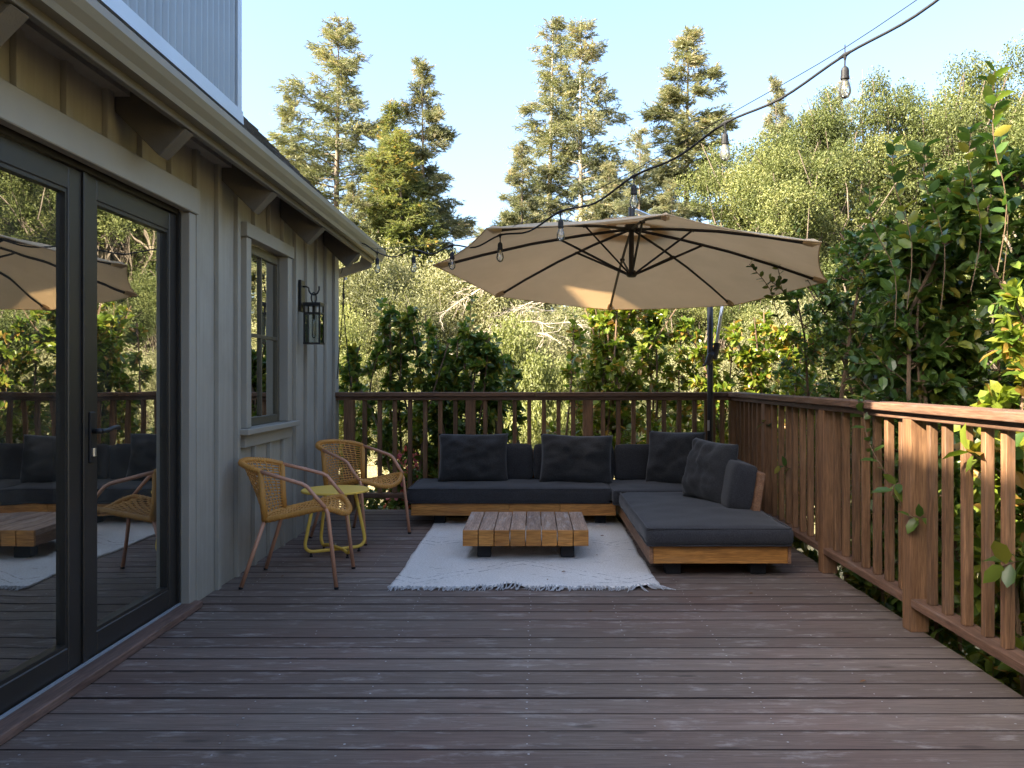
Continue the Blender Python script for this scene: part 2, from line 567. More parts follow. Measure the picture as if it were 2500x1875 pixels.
def rug_mat():
    m, nt, b, out = newmat('white_wool_rug')
    v = coords(nt, (1, 1, 1), 'Object')
    n1 = noisen(nt, v, 3, 6, 0.65)
    n2 = noisen(nt, coords(nt, (1, 3.0, 1), 'Object'), 95, 3, 0.65)
    n3 = noisen(nt, coords(nt, (3.0, 34.0, 1), 'Object'), 2.0, 4, 0.7)
    n4 = noisen(nt, coords(nt, (1.0, 1.0, 1), 'Object'), 2.3, 3, 0.5)
    base = ramp(nt, n1, [(0.3, (0.84, 0.82, 0.775)), (0.7, (0.92, 0.905, 0.875))])
    base = mixc(nt, 1.0, base, ramp(nt, n2, [(0.36, (0.74, 0.72, 0.68)), (0.56, (1.04,) * 3)]), 'MULTIPLY')
    # thin dark weft lines, in patches
    lf = ramp(nt, n3, [(0.60, (0, 0, 0)), (0.65, (1, 1, 1))])
    pf = ramp(nt, n4, [(0.50, (0, 0, 0)), (0.60, (1, 1, 1))])
    mul = mixc(nt, 1.0, lf, pf, 'MULTIPLY')
    base = mixc(nt, mul, base, (0.17, 0.165, 0.16))
    # dark zigzag: lines where |x| folded meets y
    sp = N(nt, 'ShaderNodeSeparateXYZ'); nt.links.new(v, sp.inputs[0])
    pp = N(nt, 'ShaderNodeMath', operation='PINGPONG'); pp.inputs[1].default_value = 0.62
    ad = N(nt, 'ShaderNodeMath', operation='ADD'); ad.inputs[1].default_value = 0.02
    nt.links.new(sp.outputs['X'], ad.inputs[0]); nt.links.new(ad.outputs[0], pp.inputs[0])
    sc_ = N(nt, 'ShaderNodeMath', operation='MULTIPLY_ADD'); sc_.inputs[1].default_value = 0.82; sc_.inputs[2].default_value = 0.0
    nt.links.new(pp.outputs[0], sc_.inputs[0])
    sm = N(nt, 'ShaderNodeMath', operation='ADD'); nt.links.new(sp.outputs['Y'], sm.inputs[0]); nt.links.new(sc_.outputs[0], sm.inputs[1])
    md = N(nt, 'ShaderNodeMath', operation='PINGPONG'); md.inputs[1].default_value = 0.55; nt.links.new(sm.outputs[0], md.inputs[0])
    dst = N(nt, 'ShaderNodeMath', operation='SUBTRACT'); dst.inputs[1].default_value = 0.50; nt.links.new(md.outputs[0], dst.inputs[0])
    ab = N(nt, 'ShaderNodeMath', operation='ABSOLUTE'); nt.links.new(dst.outputs[0], ab.inputs[0])
    lt = N(nt, 'ShaderNodeMath', operation='LESS_THAN'); lt.inputs[1].default_value = 0.007; nt.links.new(ab.outputs[0], lt.inputs[0])
    brk = ramp(nt, noisen(nt, v, 40, 2, 0.6), [(0.45, (0, 0, 0)), (0.55, (0.75,) * 3)])
    zz = mixc(nt, 1.0, lt.outputs[0], brk, 'MULTIPLY')
    base = mixc(nt, zz, base, (0.28, 0.275, 0.265))
    nt.links.new(base, b.inputs['Base Color'])
    b.inputs['Roughness'].default_value = 1.0
    b.inputs['Specular IOR Level'].default_value = 0.1
    bump(nt, n2, 0.9, 0.008, b)
    return m


M['rug'] = rug_mat()


def canopy_mat():
    m, nt, b, out = newmat('beige_canvas')
    v = coords(nt, (1, 1, 1), 'Object')
    n1 = noisen(nt, v, 3, 5, 0.6)
    n2 = noisen(nt, v, 260, 2, 0.5)
    c = ramp(nt, n1, [(0.3, (0.63, 0.50, 0.325)), (0.7, (0.71, 0.57, 0.38))])
    st = ramp(nt, noisen(nt, v, 9, 3, 0.5), [(0.74, (1, 1, 1)), (0.80, (0.75, 0.72, 0.68))])
    c = mixc(nt, 1.0, c, st, 'MULTIPLY')
    nt.links.new(c, b.inputs['Base Color'])
    b.inputs['Roughness'].default_value = 0.9
    b.inputs['Specular IOR Level'].default_value = 0.15
    bump(nt, n2, 0.15, 0.001, b)
    tr = N(nt, 'ShaderNodeBsdfTranslucent')
    nt.links.new(mixc(nt, 1.0, c, (1.05, 0.84, 0.62), 'MULTIPLY'), tr.inputs['Color'])
    mx = N(nt, 'ShaderNodeMixShader'); mx.inputs[0].default_value = 0.32
    nt.links.new(b.outputs[0], mx.inputs[1]); nt.links.new(tr.outputs[0], mx.inputs[2])
    nt.links.new(mx.outputs[0], out.inputs['Surface'])
    return m


M['canopy'] = canopy_mat()


def shingle_mat():
    m, nt, b, out = newmat('asphalt_shingle')
    v = coords(nt, (1, 1, 1), 'Object')
    n1 = noisen(nt, v, 5, 4, 0.6)
    n2 = noisen(nt, v, 120, 2, 0.6)
    c = ramp(nt, n1, [(0.3, (0.055, 0.055, 0.06)), (0.7, (0.11, 0.108, 0.11))])
    c = mixc(nt, 1.0, c, ramp(nt, n2, [(0.35, (0.6,) * 3), (0.65, (1.4,) * 3)]), 'MULTIPLY')
    nt.links.new(c, b.inputs['Base Color'])
    b.inputs['Roughness'].default_value = 0.95
    bump(nt, n2, 0.6, 0.004, b)
    return m


M['shingle'] = shingle_mat()


def lichen_mat():
    m, nt, b, out = newmat('lichened_drip_edge')
    v = coords(nt, (1, 1, 1), 'Object')
    n1 = noisen(nt, v, 22, 5, 0.7)
    c = ramp(nt, n1, [(0.36, (0.17, 0.15, 0.10)), (0.5, (0.36, 0.33, 0.2)), (0.62, (0.50, 0.48, 0.36))])
    nt.links.new(c, b.inputs['Base Color'])
    b.inputs['Roughness'].default_value = 0.95
    bump(nt, n1, 0.8, 0.01, b)
    return m


M['lichen'] = lichen_mat()


def ground_mat():
    m, nt, b, out = newmat('dry_grass_ground')
    v = coords(nt, (1, 1, 1), 'Object')
    n1 = noisen(nt, v, 0.35, 6, 0.65)
    n2 = noisen(nt, v, 9, 5, 0.7)
    c = ramp(nt, n1, [(0.3, (0.16, 0.15, 0.06)), (0.55, (0.33, 0.28, 0.14)), (0.75, (0.42, 0.36, 0.21))])
    c = mixc(nt, 1.0, c, ramp(nt, n2, [(0.3, (0.6,) * 3), (0.7, (1.25,) * 3)]), 'MULTIPLY')
    nt.links.new(c, b.inputs['Base Color'])
    b.inputs['Roughness'].default_value = 1.0
    bump(nt, n2, 0.8, 0.08, b)
    return m


M['ground'] = ground_mat()


# ------------------------------------------------------------------ ground
def ground_z(x, y):
    d = math.hypot(x * 0.75, max(y, -10) - 3)
    t = min(max((d - 8) / 30.0, 0), 1)
    far = max(0.0, d - 38)
    z = -1.5 + 5.8 * t * t * (3 - 2 * t) + min(far, 60) * 0.04
    return z + 0.25 * noise.noise((x * 0.13, y * 0.13, 0.3)) * min(1, max(0, (d - 6) / 6))


def build_ground():
    xs = np.concatenate([np.linspace(-900, -60, 12), np.linspace(-50, 50, 68), np.linspace(60, 900, 12)])
    ys = np.concatenate([np.linspace(-400, -30, 8), np.linspace(-24, 70, 64), np.linspace(80, 1200, 14)])
    mb = MB()
    for y in ys:
        for x in xs:
            mb.v.append((x, y, ground_z(x, y)))
    n = len(xs)
    for j in range(len(ys) - 1):
        for i in range(n - 1):
            mb.f.append((j * n + i, j * n + i + 1, (j + 1) * n + i + 1, (j + 1) * n + i))
    o = mb.build('ground', M['ground'], smooth=True)
    tag(o, 'dry grassy hillside behind and below the wooden deck', 'ground', kind='structure')


build_ground()

# ------------------------------------------------------------------ deck
DX0, DX1 = -1.795, 1.835
PITCH, J0 = 0.1455, 2.694


def build_deck():
    deck = empty('deck', (0, 4, 0))
    tag(deck, 'weathered dark brown wooden deck of long cross boards', 'deck', kind='structure')
    rng = random.Random(3)
    me = None
    n0 = int((-1.4 - J0) / PITCH)
    y = J0 + n0 * PITCH
    while y < 7.64:
        g = rng.uniform(0.006, 0.012)
        mb = MB().box(DX0, DX1 + rng.uniform(-0.006, 0.006), y + g / 2, y + PITCH - g / 2, -0.038, rng.uniform(-0.0015, 0.0015))
        bo = mb.build('deck_board', M['deck'], deck, bevel=0.0018)
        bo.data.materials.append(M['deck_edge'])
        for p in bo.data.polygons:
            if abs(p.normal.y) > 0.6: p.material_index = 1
        y += PITCH
    yend = y
    # joists and rim below
    for x in np.arange(-1.7, 1.8, 0.42):
        MB().box(x - 0.019, x + 0.019, -1.4, yend - 0.04, -0.24, -0.042).build('joist', M['rail_y'], deck)
    MB().box(DX0, DX1 - 0.01, yend - 0.038, yend - 0.004, -0.26, -0.042).build('rim_board', M['rail_x'], deck)
    MB().box(DX1 - 0.06, DX1 - 0.02, -1.4, yend - 0.05, -0.26, -0.044).build('rim_board', M['rail_y'], deck)
    for px, py in ((1.7, 0.2), (1.7, 3.0), (1.7, 6.0), (-1.5, 7.4), (0.2, 7.4)):
        MB().box(px - 0.06, px + 0.06, py - 0.06, py + 0.06, -2.6, -0.262).build('support_post', M['rail_v'], deck)
    # screws
    sc = MB()
    k = 0
    y = J0 + int((1.6 - J0) / PITCH) * PITCH
    while y < 7.6:
        for x in (-1.62, -1.02, -0.62, -0.02, 0.42, 0.83, 1.28, 1.66):
            for q in (0.3, 0.72):
                if rng.random() < (0.93 if x in (-0.02, 0.83) else 0.6):
                    r_ = rng.uniform(0.0032, 0.0048)
                    cx, cy = x + rng.uniform(-0.006, 0.006), y + PITCH * q + rng.uniform(-0.01, 0.01)
                    n = len(sc.v)
                    for a in range(6):
                        sc.v.append((cx + r_ * math.cos(a * math.pi / 3), cy + r_ * math.sin(a * math.pi / 3), 0.0024))
                    sc.f.append(tuple(range(n, n + 6)))
        y += PITCH
    s = sc.build('screw_heads', M['screw'], deck)
    s['kind'] = 'stuff'


build_deck()

# ------------------------------------------------------------------ house
WX = -1.80                        # siding face
RZ0 = 0.95                        # roof surface: z = RZ0 - x
RIDGE_X = -4.95
HY0, HY1 = -2.0, 7.63


def build_house():
    h = empty('house', (-4.5, 4.3, 0))
    tag(h, 'taupe board and batten house with glazed doors and grey metal upper storey', 'house')
    D0, D1 = 2.42, 4.312           # door opening
    W0, W1 = 5.215, 6.05           # window opening
    wall = MB()
    T = 0.14
    def seg(y0, y1, z0, z1): wall.box(WX - T, WX, y0, y1, z0, z1)
    topz = 2.62
    seg(HY0, D0, -0.3, topz); seg(D0, D1, 2.075, topz); seg(D1, W0, -0.3, topz)
    seg(W0, W1, -0.3, 0.86); seg(W0, W1, 2.075, topz); seg(W1, HY1 - 0.001, -0.3, topz)
    wall.build('front_wall', M['siding'], h)
    # gable ends
    lx = 2 * RIDGE_X - WX
    y, d = HY0 + 0.002, 0.12
    MB().prism([(WX - T, y, -1.6), (WX - T, y, RZ0 - WX - 0.12), (RIDGE_X, y, RZ0 - RIDGE_X - 0.14), (lx, y, RZ0 - WX - 0.12), (lx, y, -1.6)],
               (0, d, 0)).build('gable_wall', M['siding'], h)
    y = HY1 - 0.12
    g2 = MB()
    g2.box(lx, WX - T, y, y + d, -1.6, 0.85)
    g2.prism([(WX - T, y, 2.15), (WX - T, y, RZ0 - WX - 0.12), (RIDGE_X, y, RZ0 - RIDGE_X - 0.14), (lx, y, RZ0 - WX - 0.12), (lx, y, 2.15)], (0, d, 0))
    openings = [(-2.95, -2.15), (-3.95, -3.15), (-5.3, -4.35)]
    edges = [WX - T] + [e for a_, b_ in openings for e in (b_, a_)] + [lx]
    for k in range(0, len(edges), 2): g2.box(edges[k + 1], edges[k], y, y + d, 0.85, 2.15)
    g2.build('gable_wall', M['siding'], h)
    for a_, b_ in openings:
        fr = MB()
        fr.box(a_, a_ + 0.05, y + .02, y + .08, 0.85, 2.15); fr.box(b_ - 0.05, b_, y + .02, y + .08, 0.85, 2.15)
        fr.box(a_ + 0.05, b_ - 0.05, y + .02, y + .08, 0.85, 0.90); fr.box(a_ + 0.05, b_ - 0.05, y + .02, y + .08, 2.10, 2.15)
        fr.box(a_ + 0.05, b_ - 0.05, y + .03, y + .07, 1.48, 1.51)
        fr.build('end_window_frame', M['bronze'], h)
    MB().box(WX - 0.2, WX - 0.02, HY0 + 0.01, HY1 - 0.02, -1.6, -0.305).build('foundation', M['siding'], h)
    # back wall with window openings
    bw = MB()
    def bs(y0, y1, z0, z1): bw.box(lx, lx + 0.12, y0, y1, z0, z1)
    bs(HY0 + .13, 1.9, -1.6, 2.6); bs(1.9, 3.3, -1.6, 0.95); bs(1.9, 3.3, 2.1, 2.6); bs(3.3, 3.7, -1.6, 2.6)
    bs(3.7, 5.1, -1.6, 0.95); bs(3.7, 5.1, 2.1, 2.6); bs(5.1, 5.6, -1.6, 2.6); bs(5.6, 7.0, -1.6, 0.95); bs(5.6, 7.0, 2.1, 2.6); bs(7.0, HY1 - .13, -1.6, 2.6)
    bw.build('back_wall', M['inner'], h)
    for a, b in ((1.9, 3.3), (3.7, 5.1), (5.6, 7.0)):
        f = MB()
        for yy in (a, (a + b) / 2 - 0.02, b - 0.04): f.box(lx + 0.03, lx + 0.08, yy, yy + 0.04, 0.95, 2.1)
        f.box(lx + 0.032, lx + 0.078, a + 0.04, b - 0.04, 1.5, 1.53)
        f.build('back_window_frame', M['bronze'], h)
    # interior
    MB().box(lx + 0.125, WX - T - 0.005, HY0 + 0.13, HY1 - 0.13, -0.06, 0.005).build('interior_floor', M['floor_in'], h)
    MB().box(lx + 0.125, WX - T - 0.005, HY0 + 0.13, HY1 - 0.13, 2.56, 2.60).build('interior_ceiling', M['inner'], h)
    MB().box(-5.6, -5.0, 3.0, 6.9, 0.006, 0.9).build('kitchen_counter', M['cabinet'], h, bevel=0.01)
    MB().box(-5.62, -4.98, 2.98, 6.92, 0.903, 0.94).build('counter_top', M['trim'], h, bevel=0.005)
    MB().box(-4.4, -2.4, 2.5, 4.1, 0.006, 0.018).build('interior_rug', M['rug'], h)
    # battens
    k = 0
    y = 4.73 - 0.308 * 16
    while y < HY1 - 0.1:
        a, b = y, y + 0.045
        if not (a < 4.40 and b > 2.3):
            spans = [(-0.02, topz)]
            if b > 5.12 and a < 6.14: spans = [(-0.02, 0.775), (2.155, topz)]
        else:
            spans = [(2.185, topz)]
        for z0, z1 in spans:
            MB().box(WX + 0.0005, WX + 0.026, a, b, z0, z1).build('batten', M['siding'], h, bevel=0.002)
        y += 0.308
    MB().box(WX + 0.0008, WX + 0.024, HY1 - 0.10, HY1 + 0.022, -0.3, topz).build('corner_board', M['trim'], h, bevel=0.003)
    MB().box(WX - 0.1, WX - 0.0004, HY1 + 0.001, HY1 + 0.0215, -0.3, topz).build('corner_board', M['trim'], h, bevel=0.003)
    # door trim
    MB().box(WX - 0.012, -1.764, 4.306, 4.385, 0.0, 2.045).build('door_trim', M['trim'], h, bevel=0.003)
    MB().box(WX - 0.012, -1.764, 2.33, 2.42, 0.0, 2.045).build('door_trim', M['trim'], h, bevel=0.003)
    MB().box(WX + 0.0006, -1.752, 2.28, 4.40, 2.048, 2.182).build('door_header', M['trim'], h, bevel=0.004)
    MB().box(-1.86, -1.815, 2.43, 4.30, 2.030, 2.066).build('door_head_jamb', M['bronze'], h)
    MB().box(-1.87, -1.812, 4.288, 4.3055, 0.03, 2.045).build('door_jamb', M['bronze'], h)
    MB().box(-1.815, -1.805, 2.43, 4.30, 0.012, 0.044).build('sill_flashing', M['flash'], h)
    MB().box(-1.95, -1.816, 2.43, 4.30, 0.0, 0.034).build('door_sill', M['bronze'], h)
    MB().box(-1.804, -1.722, 2.30, 4.372, 0.0025, 0.038).build('threshold', M['sill_wood'], h, bevel=0.005, seg=2)
    # two door leaves
    for i, (a, b) in enumerate(((2.502, 3.402), (3.41, 4.287))):
        z0, z1 = 0.036, 2.026
        fr = MB()
        x0, x1 = -1.872, -1.826
        sL, sR = (0.10, 0.105) if i == 0 else (0.10, 0.078)
        fr.box(x0, x1, a, a + sL, z0, z1); fr.box(x0, x1, b - sR, b, z0, z1)
        fr.box(x0, x1 - 0.0005, a + sL, b - sR, 1.935, z1 - 0.0005); fr.box(x0, x1 - 0.0005, a + sL, b - sR, z0 + 0.0005, 0.135)
        d = fr.build('door', M['bronze'], h, bevel=0.004)
        bd = MB()
        for (p, q, r_, s_) in ((a + sL, a + sL + 0.014, 0.135, 1.935), (b - sR - 0.014, b - sR, 0.135, 1.935),
                               (a + sL + 0.014, b - sR - 0.014, 1.921, 1.935), (a + sL + 0.014, b - sR - 0.014, 0.135, 0.149)):
            bd.box(-1.862, -1.832, p, q, r_, s_)
        bd.build('glazing_bead', M['bronze'], d)
        MB().box(-1.856, -1.850, a + sL + 0.001, b - sR - 0.001, 0.136, 1.934).build('pane', M['glass'], d)
        if i == 0:
            MB().box(-1.8255, -1.816, b - 0.012, b + 0.022, z0, z1).build('astragal', M['bronze'], d, bevel=0.002)
        else:
            MB().box(-1.8255, -1.815, a + 0.028, a + 0.068, 0.845, 1.055).build('handle_plate', M['black'], d, bevel=0.004, seg=2)
            hd = MB()
            hd.tube([(-1.815, a + 0.048, 0.975), (-1.775, a + 0.048, 0.975)], 0.011, 10)
            hd.tube(catmull([(-1.775, a + 0.044, 0.975), (-1.768, a + 0.075, 0.977), (-1.766, a + 0.12, 0.985), (-1.77, a + 0.165, 0.985), (-1.775, a + 0.185, 0.978)], 5), 0.009, 10)
            hd.build('lever_handle', M['black'], d, smooth=True)
            MB().lathe([(0.010, 0.872), (0.010, 0.905)], (-1.812, a + 0.048), 10).build('key_cylinder', M['silver'], d)
    # window
    MB().box(WX + 0.0006, -1.750, 5.13, 6.14, 2.066, 2.152).build('window_header', M['trim'], h, bevel=0.003)
    MB().box(WX - 0.05, -1.764, 5.165, 5.248, 0.886, 2.064).build('window_casing', M['trim'], h, bevel=0.003)
    MB().box(WX - 0.05, -1.764, 6.03, 6.118, 0.886, 2.064).build('window_casing', M['trim'], h, bevel=0.003)
    MB().box(WX - 0.06, -1.722, 5.073, 6.20, 0.848, 0.884).build('window_sill', M['trim'], h, bevel=0.004)
    MB().box(WX + 0.0006, -1.766, 5.14, 6.135, 0.766, 0.846).build('window_apron', M['trim'], h, bevel=0.003)
    sx0, sx1 = -1.865, -1.825
    s = MB()
    s.box(sx0, sx1, 5.2485, 5.30, 0.886, 2.06); s.box(sx0, sx1, 5.985, 6.0295, 0.886, 2.06)
    s.box(sx0, sx1, 5.30, 5.985, 2.0, 2.06); s.box(sx0, sx1, 5.30, 5.985, 0.886, 0.94)
    sash = s.build('window', M['sash'], h, bevel=0.003)
    MB().box(-1.86, -1.828, 5.632, 5.655, 0.941, 1.999).build('muntin', M['sash'], sash, bevel=0.002)
    MB().box(-1.8595, -1.8285, 5.301, 5.631, 1.462, 1.486).build('muntin', M['sash'], sash, bevel=0.002)
    MB().box(-1.8595, -1.8285, 5.656, 5.984, 1.462, 1.486).build('muntin', M['sash'], sash, bevel=0.002)
    for (a, b) in ((5.301, 5.631), (5.656, 5.984)):
        for (c, d) in ((0.941, 1.461), (1.487, 1.999)):
            MB().box(-1.848, -1.843, a, b, c, d).build('pane', M['wglass'], sash)
    MB().box(-2.35, -2.34, 5.1, 6.15, 0.8, 2.1).build('window_blind', M['cabinet'], h)
    # roof
    def rz(x): return RZ0 - x
    rf = MB()
    th = 0.10
    EX = -1.47
    rf.prism([(EX, -2.2, rz(EX) - 0.03), (EX, -2.2, rz(EX) - th), (RIDGE_X, -2.2, rz(RIDGE_X) - th), (RIDGE_X, -2.2, rz(RIDGE_X) - 0.03)], (0, 7.98 + 2.2, 0))
    EX2 = 2 * RIDGE_X - EX
    rf.prism([(RIDGE_X - 0.001, -2.2, rz(RIDGE_X) - 0.03), (RIDGE_X - 0.001, -2.2, rz(RIDGE_X) - th), (EX2, -2.2, rz(EX) - th), (EX2, -2.2, rz(EX) - 0.03)], (0, 7.98 + 2.2, 0))
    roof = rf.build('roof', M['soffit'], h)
    # shingle courses
    rng = random.Random(9)
    sh = MB()
    dn = Vector((1, 0, -1)).normalized(); nn = Vector((1, 0, 1)).normalized()
    cs = 0.14
    nc = int((EX - RIDGE_X) * math.sqrt(2) / cs) + 1
    for c in range(nc):
        ax = EX + 0.03 - c * cs / math.sqrt(2)
        y = 0.70 + (c % 3) * 0.11
        while y < 8.0:
            w = rng.uniform(0.16, 0.34)
            y1 = min(y + w, 8.0)
            if y1 > 4.2 or ax > -1.75:
                lo = Vector((ax, 0, rz(ax) - 0.03)); hi = lo - dn * (cs * 1.05)
                t0 = rng.uniform(0.010, 0.017)
                a = lo + nn * t0; b = hi + nn * 0.003
                sh.hexa([(lo.x, y + .002, lo.z), (lo.x, y1 - .002, lo.z), (hi.x, y1 - .002, hi.z), (hi.x, y + .002, hi.z),
                         (a.x, y + .002, a.z), (a.x, y1 - .002, a.z), (b.x, y1 - .002, b.z), (b.x, y + .002, b.z)])
            y = y1
    q = sh.build('shingles', M['shingle'], roof)
    q['kind'] = 'stuff'
    MB().prism([(EX2, -2.2, rz(EX) - 0.028), (RIDGE_X - 0.002, -2.2, rz(RIDGE_X) - 0.028), (RIDGE_X - 0.002, -2.2, rz(RIDGE_X) - 0.005), (EX2, -2.2, rz(EX))], (0, 10.2, 0))\
        .build('rear_shingle_slope', M['shingle'], roof)
    MB().prism([(-1.455, 0.72, rz(-1.455) - 0.012), (-1.455, 0.72, rz(-1.455) - 0.027), (-1.60, 0.72, rz(-1.60) + 0.012), (-1.60, 0.72, rz(-1.60) + 0.025)], (0, 4.15, 0)).build('drip_edge', M['lichen'], roof)
    # unseen wing, added behind the camera to block light from that side
    MB().box(-1.6, 4.6, -6.0, -2.6, -1.6, 3.3).build('added_rear_wing', M['siding'], h)
    MB().prism([(-1.7, -1.9, 3.02), (-1.7, -1.9, 3.14), (-1.7, -4.3, 4.5), (-1.7, -6.5, 3.14), (-1.7, -6.5, 3.02), (-1.7, -4.3, 4.38)], (6.6, 0, 0)).build('added_rear_wing_roof', M['shingle'], h)
    # fascia + gutter
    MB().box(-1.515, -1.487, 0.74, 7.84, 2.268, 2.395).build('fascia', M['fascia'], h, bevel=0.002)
    gp = [(-1.486, 2.300), (-1.440, 2.297), (-1.432, 2.318), (-1.412, 2.345), (-1.400, 2.372), (-1.400, 2.402), (-1.408, 2.402), (-1.408, 2.376),
          (-1.420, 2.350), (-1.440, 2.322), (-1.446, 2.305), (-1.486, 2.308)]
    g = MB()
    g.prism([(x, 0.75, z) for x, z in gp], (0, 7.20, 0))
    g.prism([(-1.486, 7.951, 2.300), (-1.440, 7.951, 2.297), (-1.412, 7.951, 2.345), (-1.400, 7.951, 2.372), (-1.400, 7.951, 2.402), (-1.486, 7.951, 2.402)], (0, 0.006, 0))
    g.build('gutter', M['gutter'], h)
    # rafter tails
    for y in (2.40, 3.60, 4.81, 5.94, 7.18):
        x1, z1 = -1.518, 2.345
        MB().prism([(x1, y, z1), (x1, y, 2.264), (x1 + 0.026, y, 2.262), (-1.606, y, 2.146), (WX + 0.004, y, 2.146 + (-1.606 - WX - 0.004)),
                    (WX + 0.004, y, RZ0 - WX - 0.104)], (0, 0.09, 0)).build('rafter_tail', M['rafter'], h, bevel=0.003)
    # barge return at the gable end
    MB().prism([(-1.52, 7.86, 2.235), (-1.52, 7.86, 2.395), (-1.60, 7.86, 2.40), (-1.63, 7.86, 2.29), (-1.88, 7.86, 2.20), (-1.88, 7.86, 2.115)], (0, 0.035, 0)).build('barge_board', M['siding'], h, bevel=0.003)
    MB().prism([(-1.55, 7.90, 2.30), (-1.46, 7.90, 2.36), (RIDGE_X, 7.90, rz(RIDGE_X) - 0.11), (RIDGE_X, 7.90, rz(RIDGE_X) - 0.26)], (0, 0.03, 0)).build('barge_board', M['fascia'], h)
    # upper storey
    SX, SY0, SY1, SZ = -1.70, 2.31, 4.885, 6.8
    us = MB()
    us.box(-3.53, SX - 0.03, SY0 + 0.03, SY1 - 0.03, 2.4, SZ)
    core = us.build('upper_storey', M['siding'], h)
    cm = MB()
    prof = []
    y = SY0
    P = 0.078
    while y < SY1 - 0.06:
        prof += [(y, 0.0), (y + 0.30 * P, 0.0), (y + 0.50 * P, 0.017), (y + 0.70 * P, 0.017), (y + 0.90 * P, 0.0)]
        y += P
    n = len(prof)
    for z in (2.70, SZ):
        for (yy, d) in prof: cm.v.append((SX - 0.02 + d, yy, z))
    for i in range(n - 1): cm.f.append((i, i + 1, n + i + 1, n + i))
    cm.build('corrugated_cladding', M['metal'], core)
    MB().box(SX - 0.028, SX + 0.002, SY1 - 0.062, SY1 + 0.002, 2.735, SZ).build('corner_flashing', M['flash'], core, bevel=0.002)
    MB().box(-3.53, SX - 0.028, SY1 - 0.028, SY1, 2.735, SZ).build('side_cladding', M['metal'], core)
    MB().prism([(SX - 0.025, SY0, 2.672), (SX + 0.012, SY0, 2.668), (SX + 0.008, SY0, 2.745), (SX - 0.004, SY0, 2.752), (SX - 0.025, SY0, 2.752)], (0, SY1 - SY0 + 0.006, 0)).build('base_flashing', M['flash'], core)
    return h


build_house()


# ------------------------------------------------------------------ railings
def railing_far():
    r = empty('deck_railing', (0, 7.55, 0))
    tag(r, 'brown wooden railing across the far end of the deck behind the sofa', 'railing', 'deck railings')
    posts = [-1.662, -0.569, 0.488, 1.588]
    Y = 7.575
    pm = MB().box(-0.0445, 0.0445, -0.0445, 0.0445, 0.001, 1.0).mesh('post', bevel=0.004)
    for x in posts:
        o = link(pm, 'post', M['rail_v'], r); o.location = (x, Y - 7.55, 0)
    bm_ = MB().box(-0.019, 0.019, -0.019, 0.019, 0.161, 0.997).mesh('baluster', bevel=0.003)
    for a, b in zip(posts[:-1], posts[1:]):
        for k in range(1, 8):
            o = link(bm_, 'baluster', M['rail_v'], r)
            o.location = (a + (b - a) * k / 8, Y - 7.55 + 0.005, 0)
    for x in (1.70,):
        o = link(bm_, 'baluster', M['rail_v'], r); o.location = (x, Y - 7.55 + .005, 0)
    MB().box(-1.775, 0.02, Y - 0.075, Y + 0.075, 1.032, 1.070).build('cap_rail', M['rail_x'], r, bevel=0.005, seg=2)
    MB().box(0.022, 1.734, Y - 0.0755, Y + 0.075, 1.0315, 1.0695).build('cap_rail', M['rail_x'], r, bevel=0.005, seg=2)
    MB().box(-1.775, 1.764, Y - 0.045, Y + 0.045, 0.9975, 1.0313).build('sub_rail', M['rail_x'], r, bevel=0.004)
    for a, b in zip([-1.78] + posts, posts + [1.76]):
        a2 = a + 0.0455 if a > -1.77 else a
        b2 = b - 0.0455 if b < 1.75 else b
        MB().box(a2, b2, Y - 0.044, Y + 0.044, 0.120, 0.160).build('bottom_rail', M['rail_x'], r, bevel=0.004)


def railing_right():
    r = empty('deck_railing', (1.81, 4.5, 0))
    tag(r, 'brown wooden railing along the right side of the deck, sunlit near the camera', 'railing', 'deck railings')
    X = 1.812
    posts = [1.50, 2.74, 3.98, 5.17, 6.475, 7.575]
    pm = MB().box(-0.0445, 0.0445, -0.0445, 0.0445, 0.001, 1.0).mesh('post', bevel=0.005, seg=2)
    for y in posts:
        o = link(pm, 'post', M['rail_v'], r); o.location = (0, y - 4.5, 0)
    bmr = MB().box(-0.019, 0.019, -0.019, 0.019, 0.161, 0.997).mesh('baluster', bevel=0.003)
    rng = random.Random(5)
    for a, b in zip(posts[:-1], posts[1:]):
        for k in range(1, 8):
            o = link(bmr, 'baluster', M['rail_v'], r)
            o.location = (0.004 + rng.uniform(-.003, .003), a + (b - a) * k / 8 - 4.5 + rng.uniform(-.006, .006), 0)
            o.rotation_euler = (rng.uniform(-.006, .006), 0, rng.uniform(-.05, .05))
    MB().box(X - 0.076, X + 0.078, 1.2, 4.62, 1.032, 1.0705).build('cap_rail', M['rail_y'], r, bevel=0.005, seg=2)
    MB().box(X - 0.076, X + 0.078, 4.623, 7.65, 1.0322, 1.0708).build('cap_rail', M['rail_y'], r, bevel=0.005, seg=2)
    MB().box(X - 0.045, X + 0.045, 1.2, 7.60, 0.9975, 1.0313).build('sub_rail', M['rail_y'], r, bevel=0.004)
    for a, b in zip(posts[:-1], posts[1:]):
        MB().box(X - 0.046, X + 0.046, a + 0.0455, b - 0.0455, 0.120, 0.160).build('bottom_rail', M['rail_y'], r, bevel=0.004)


railing_far()
railing_right()


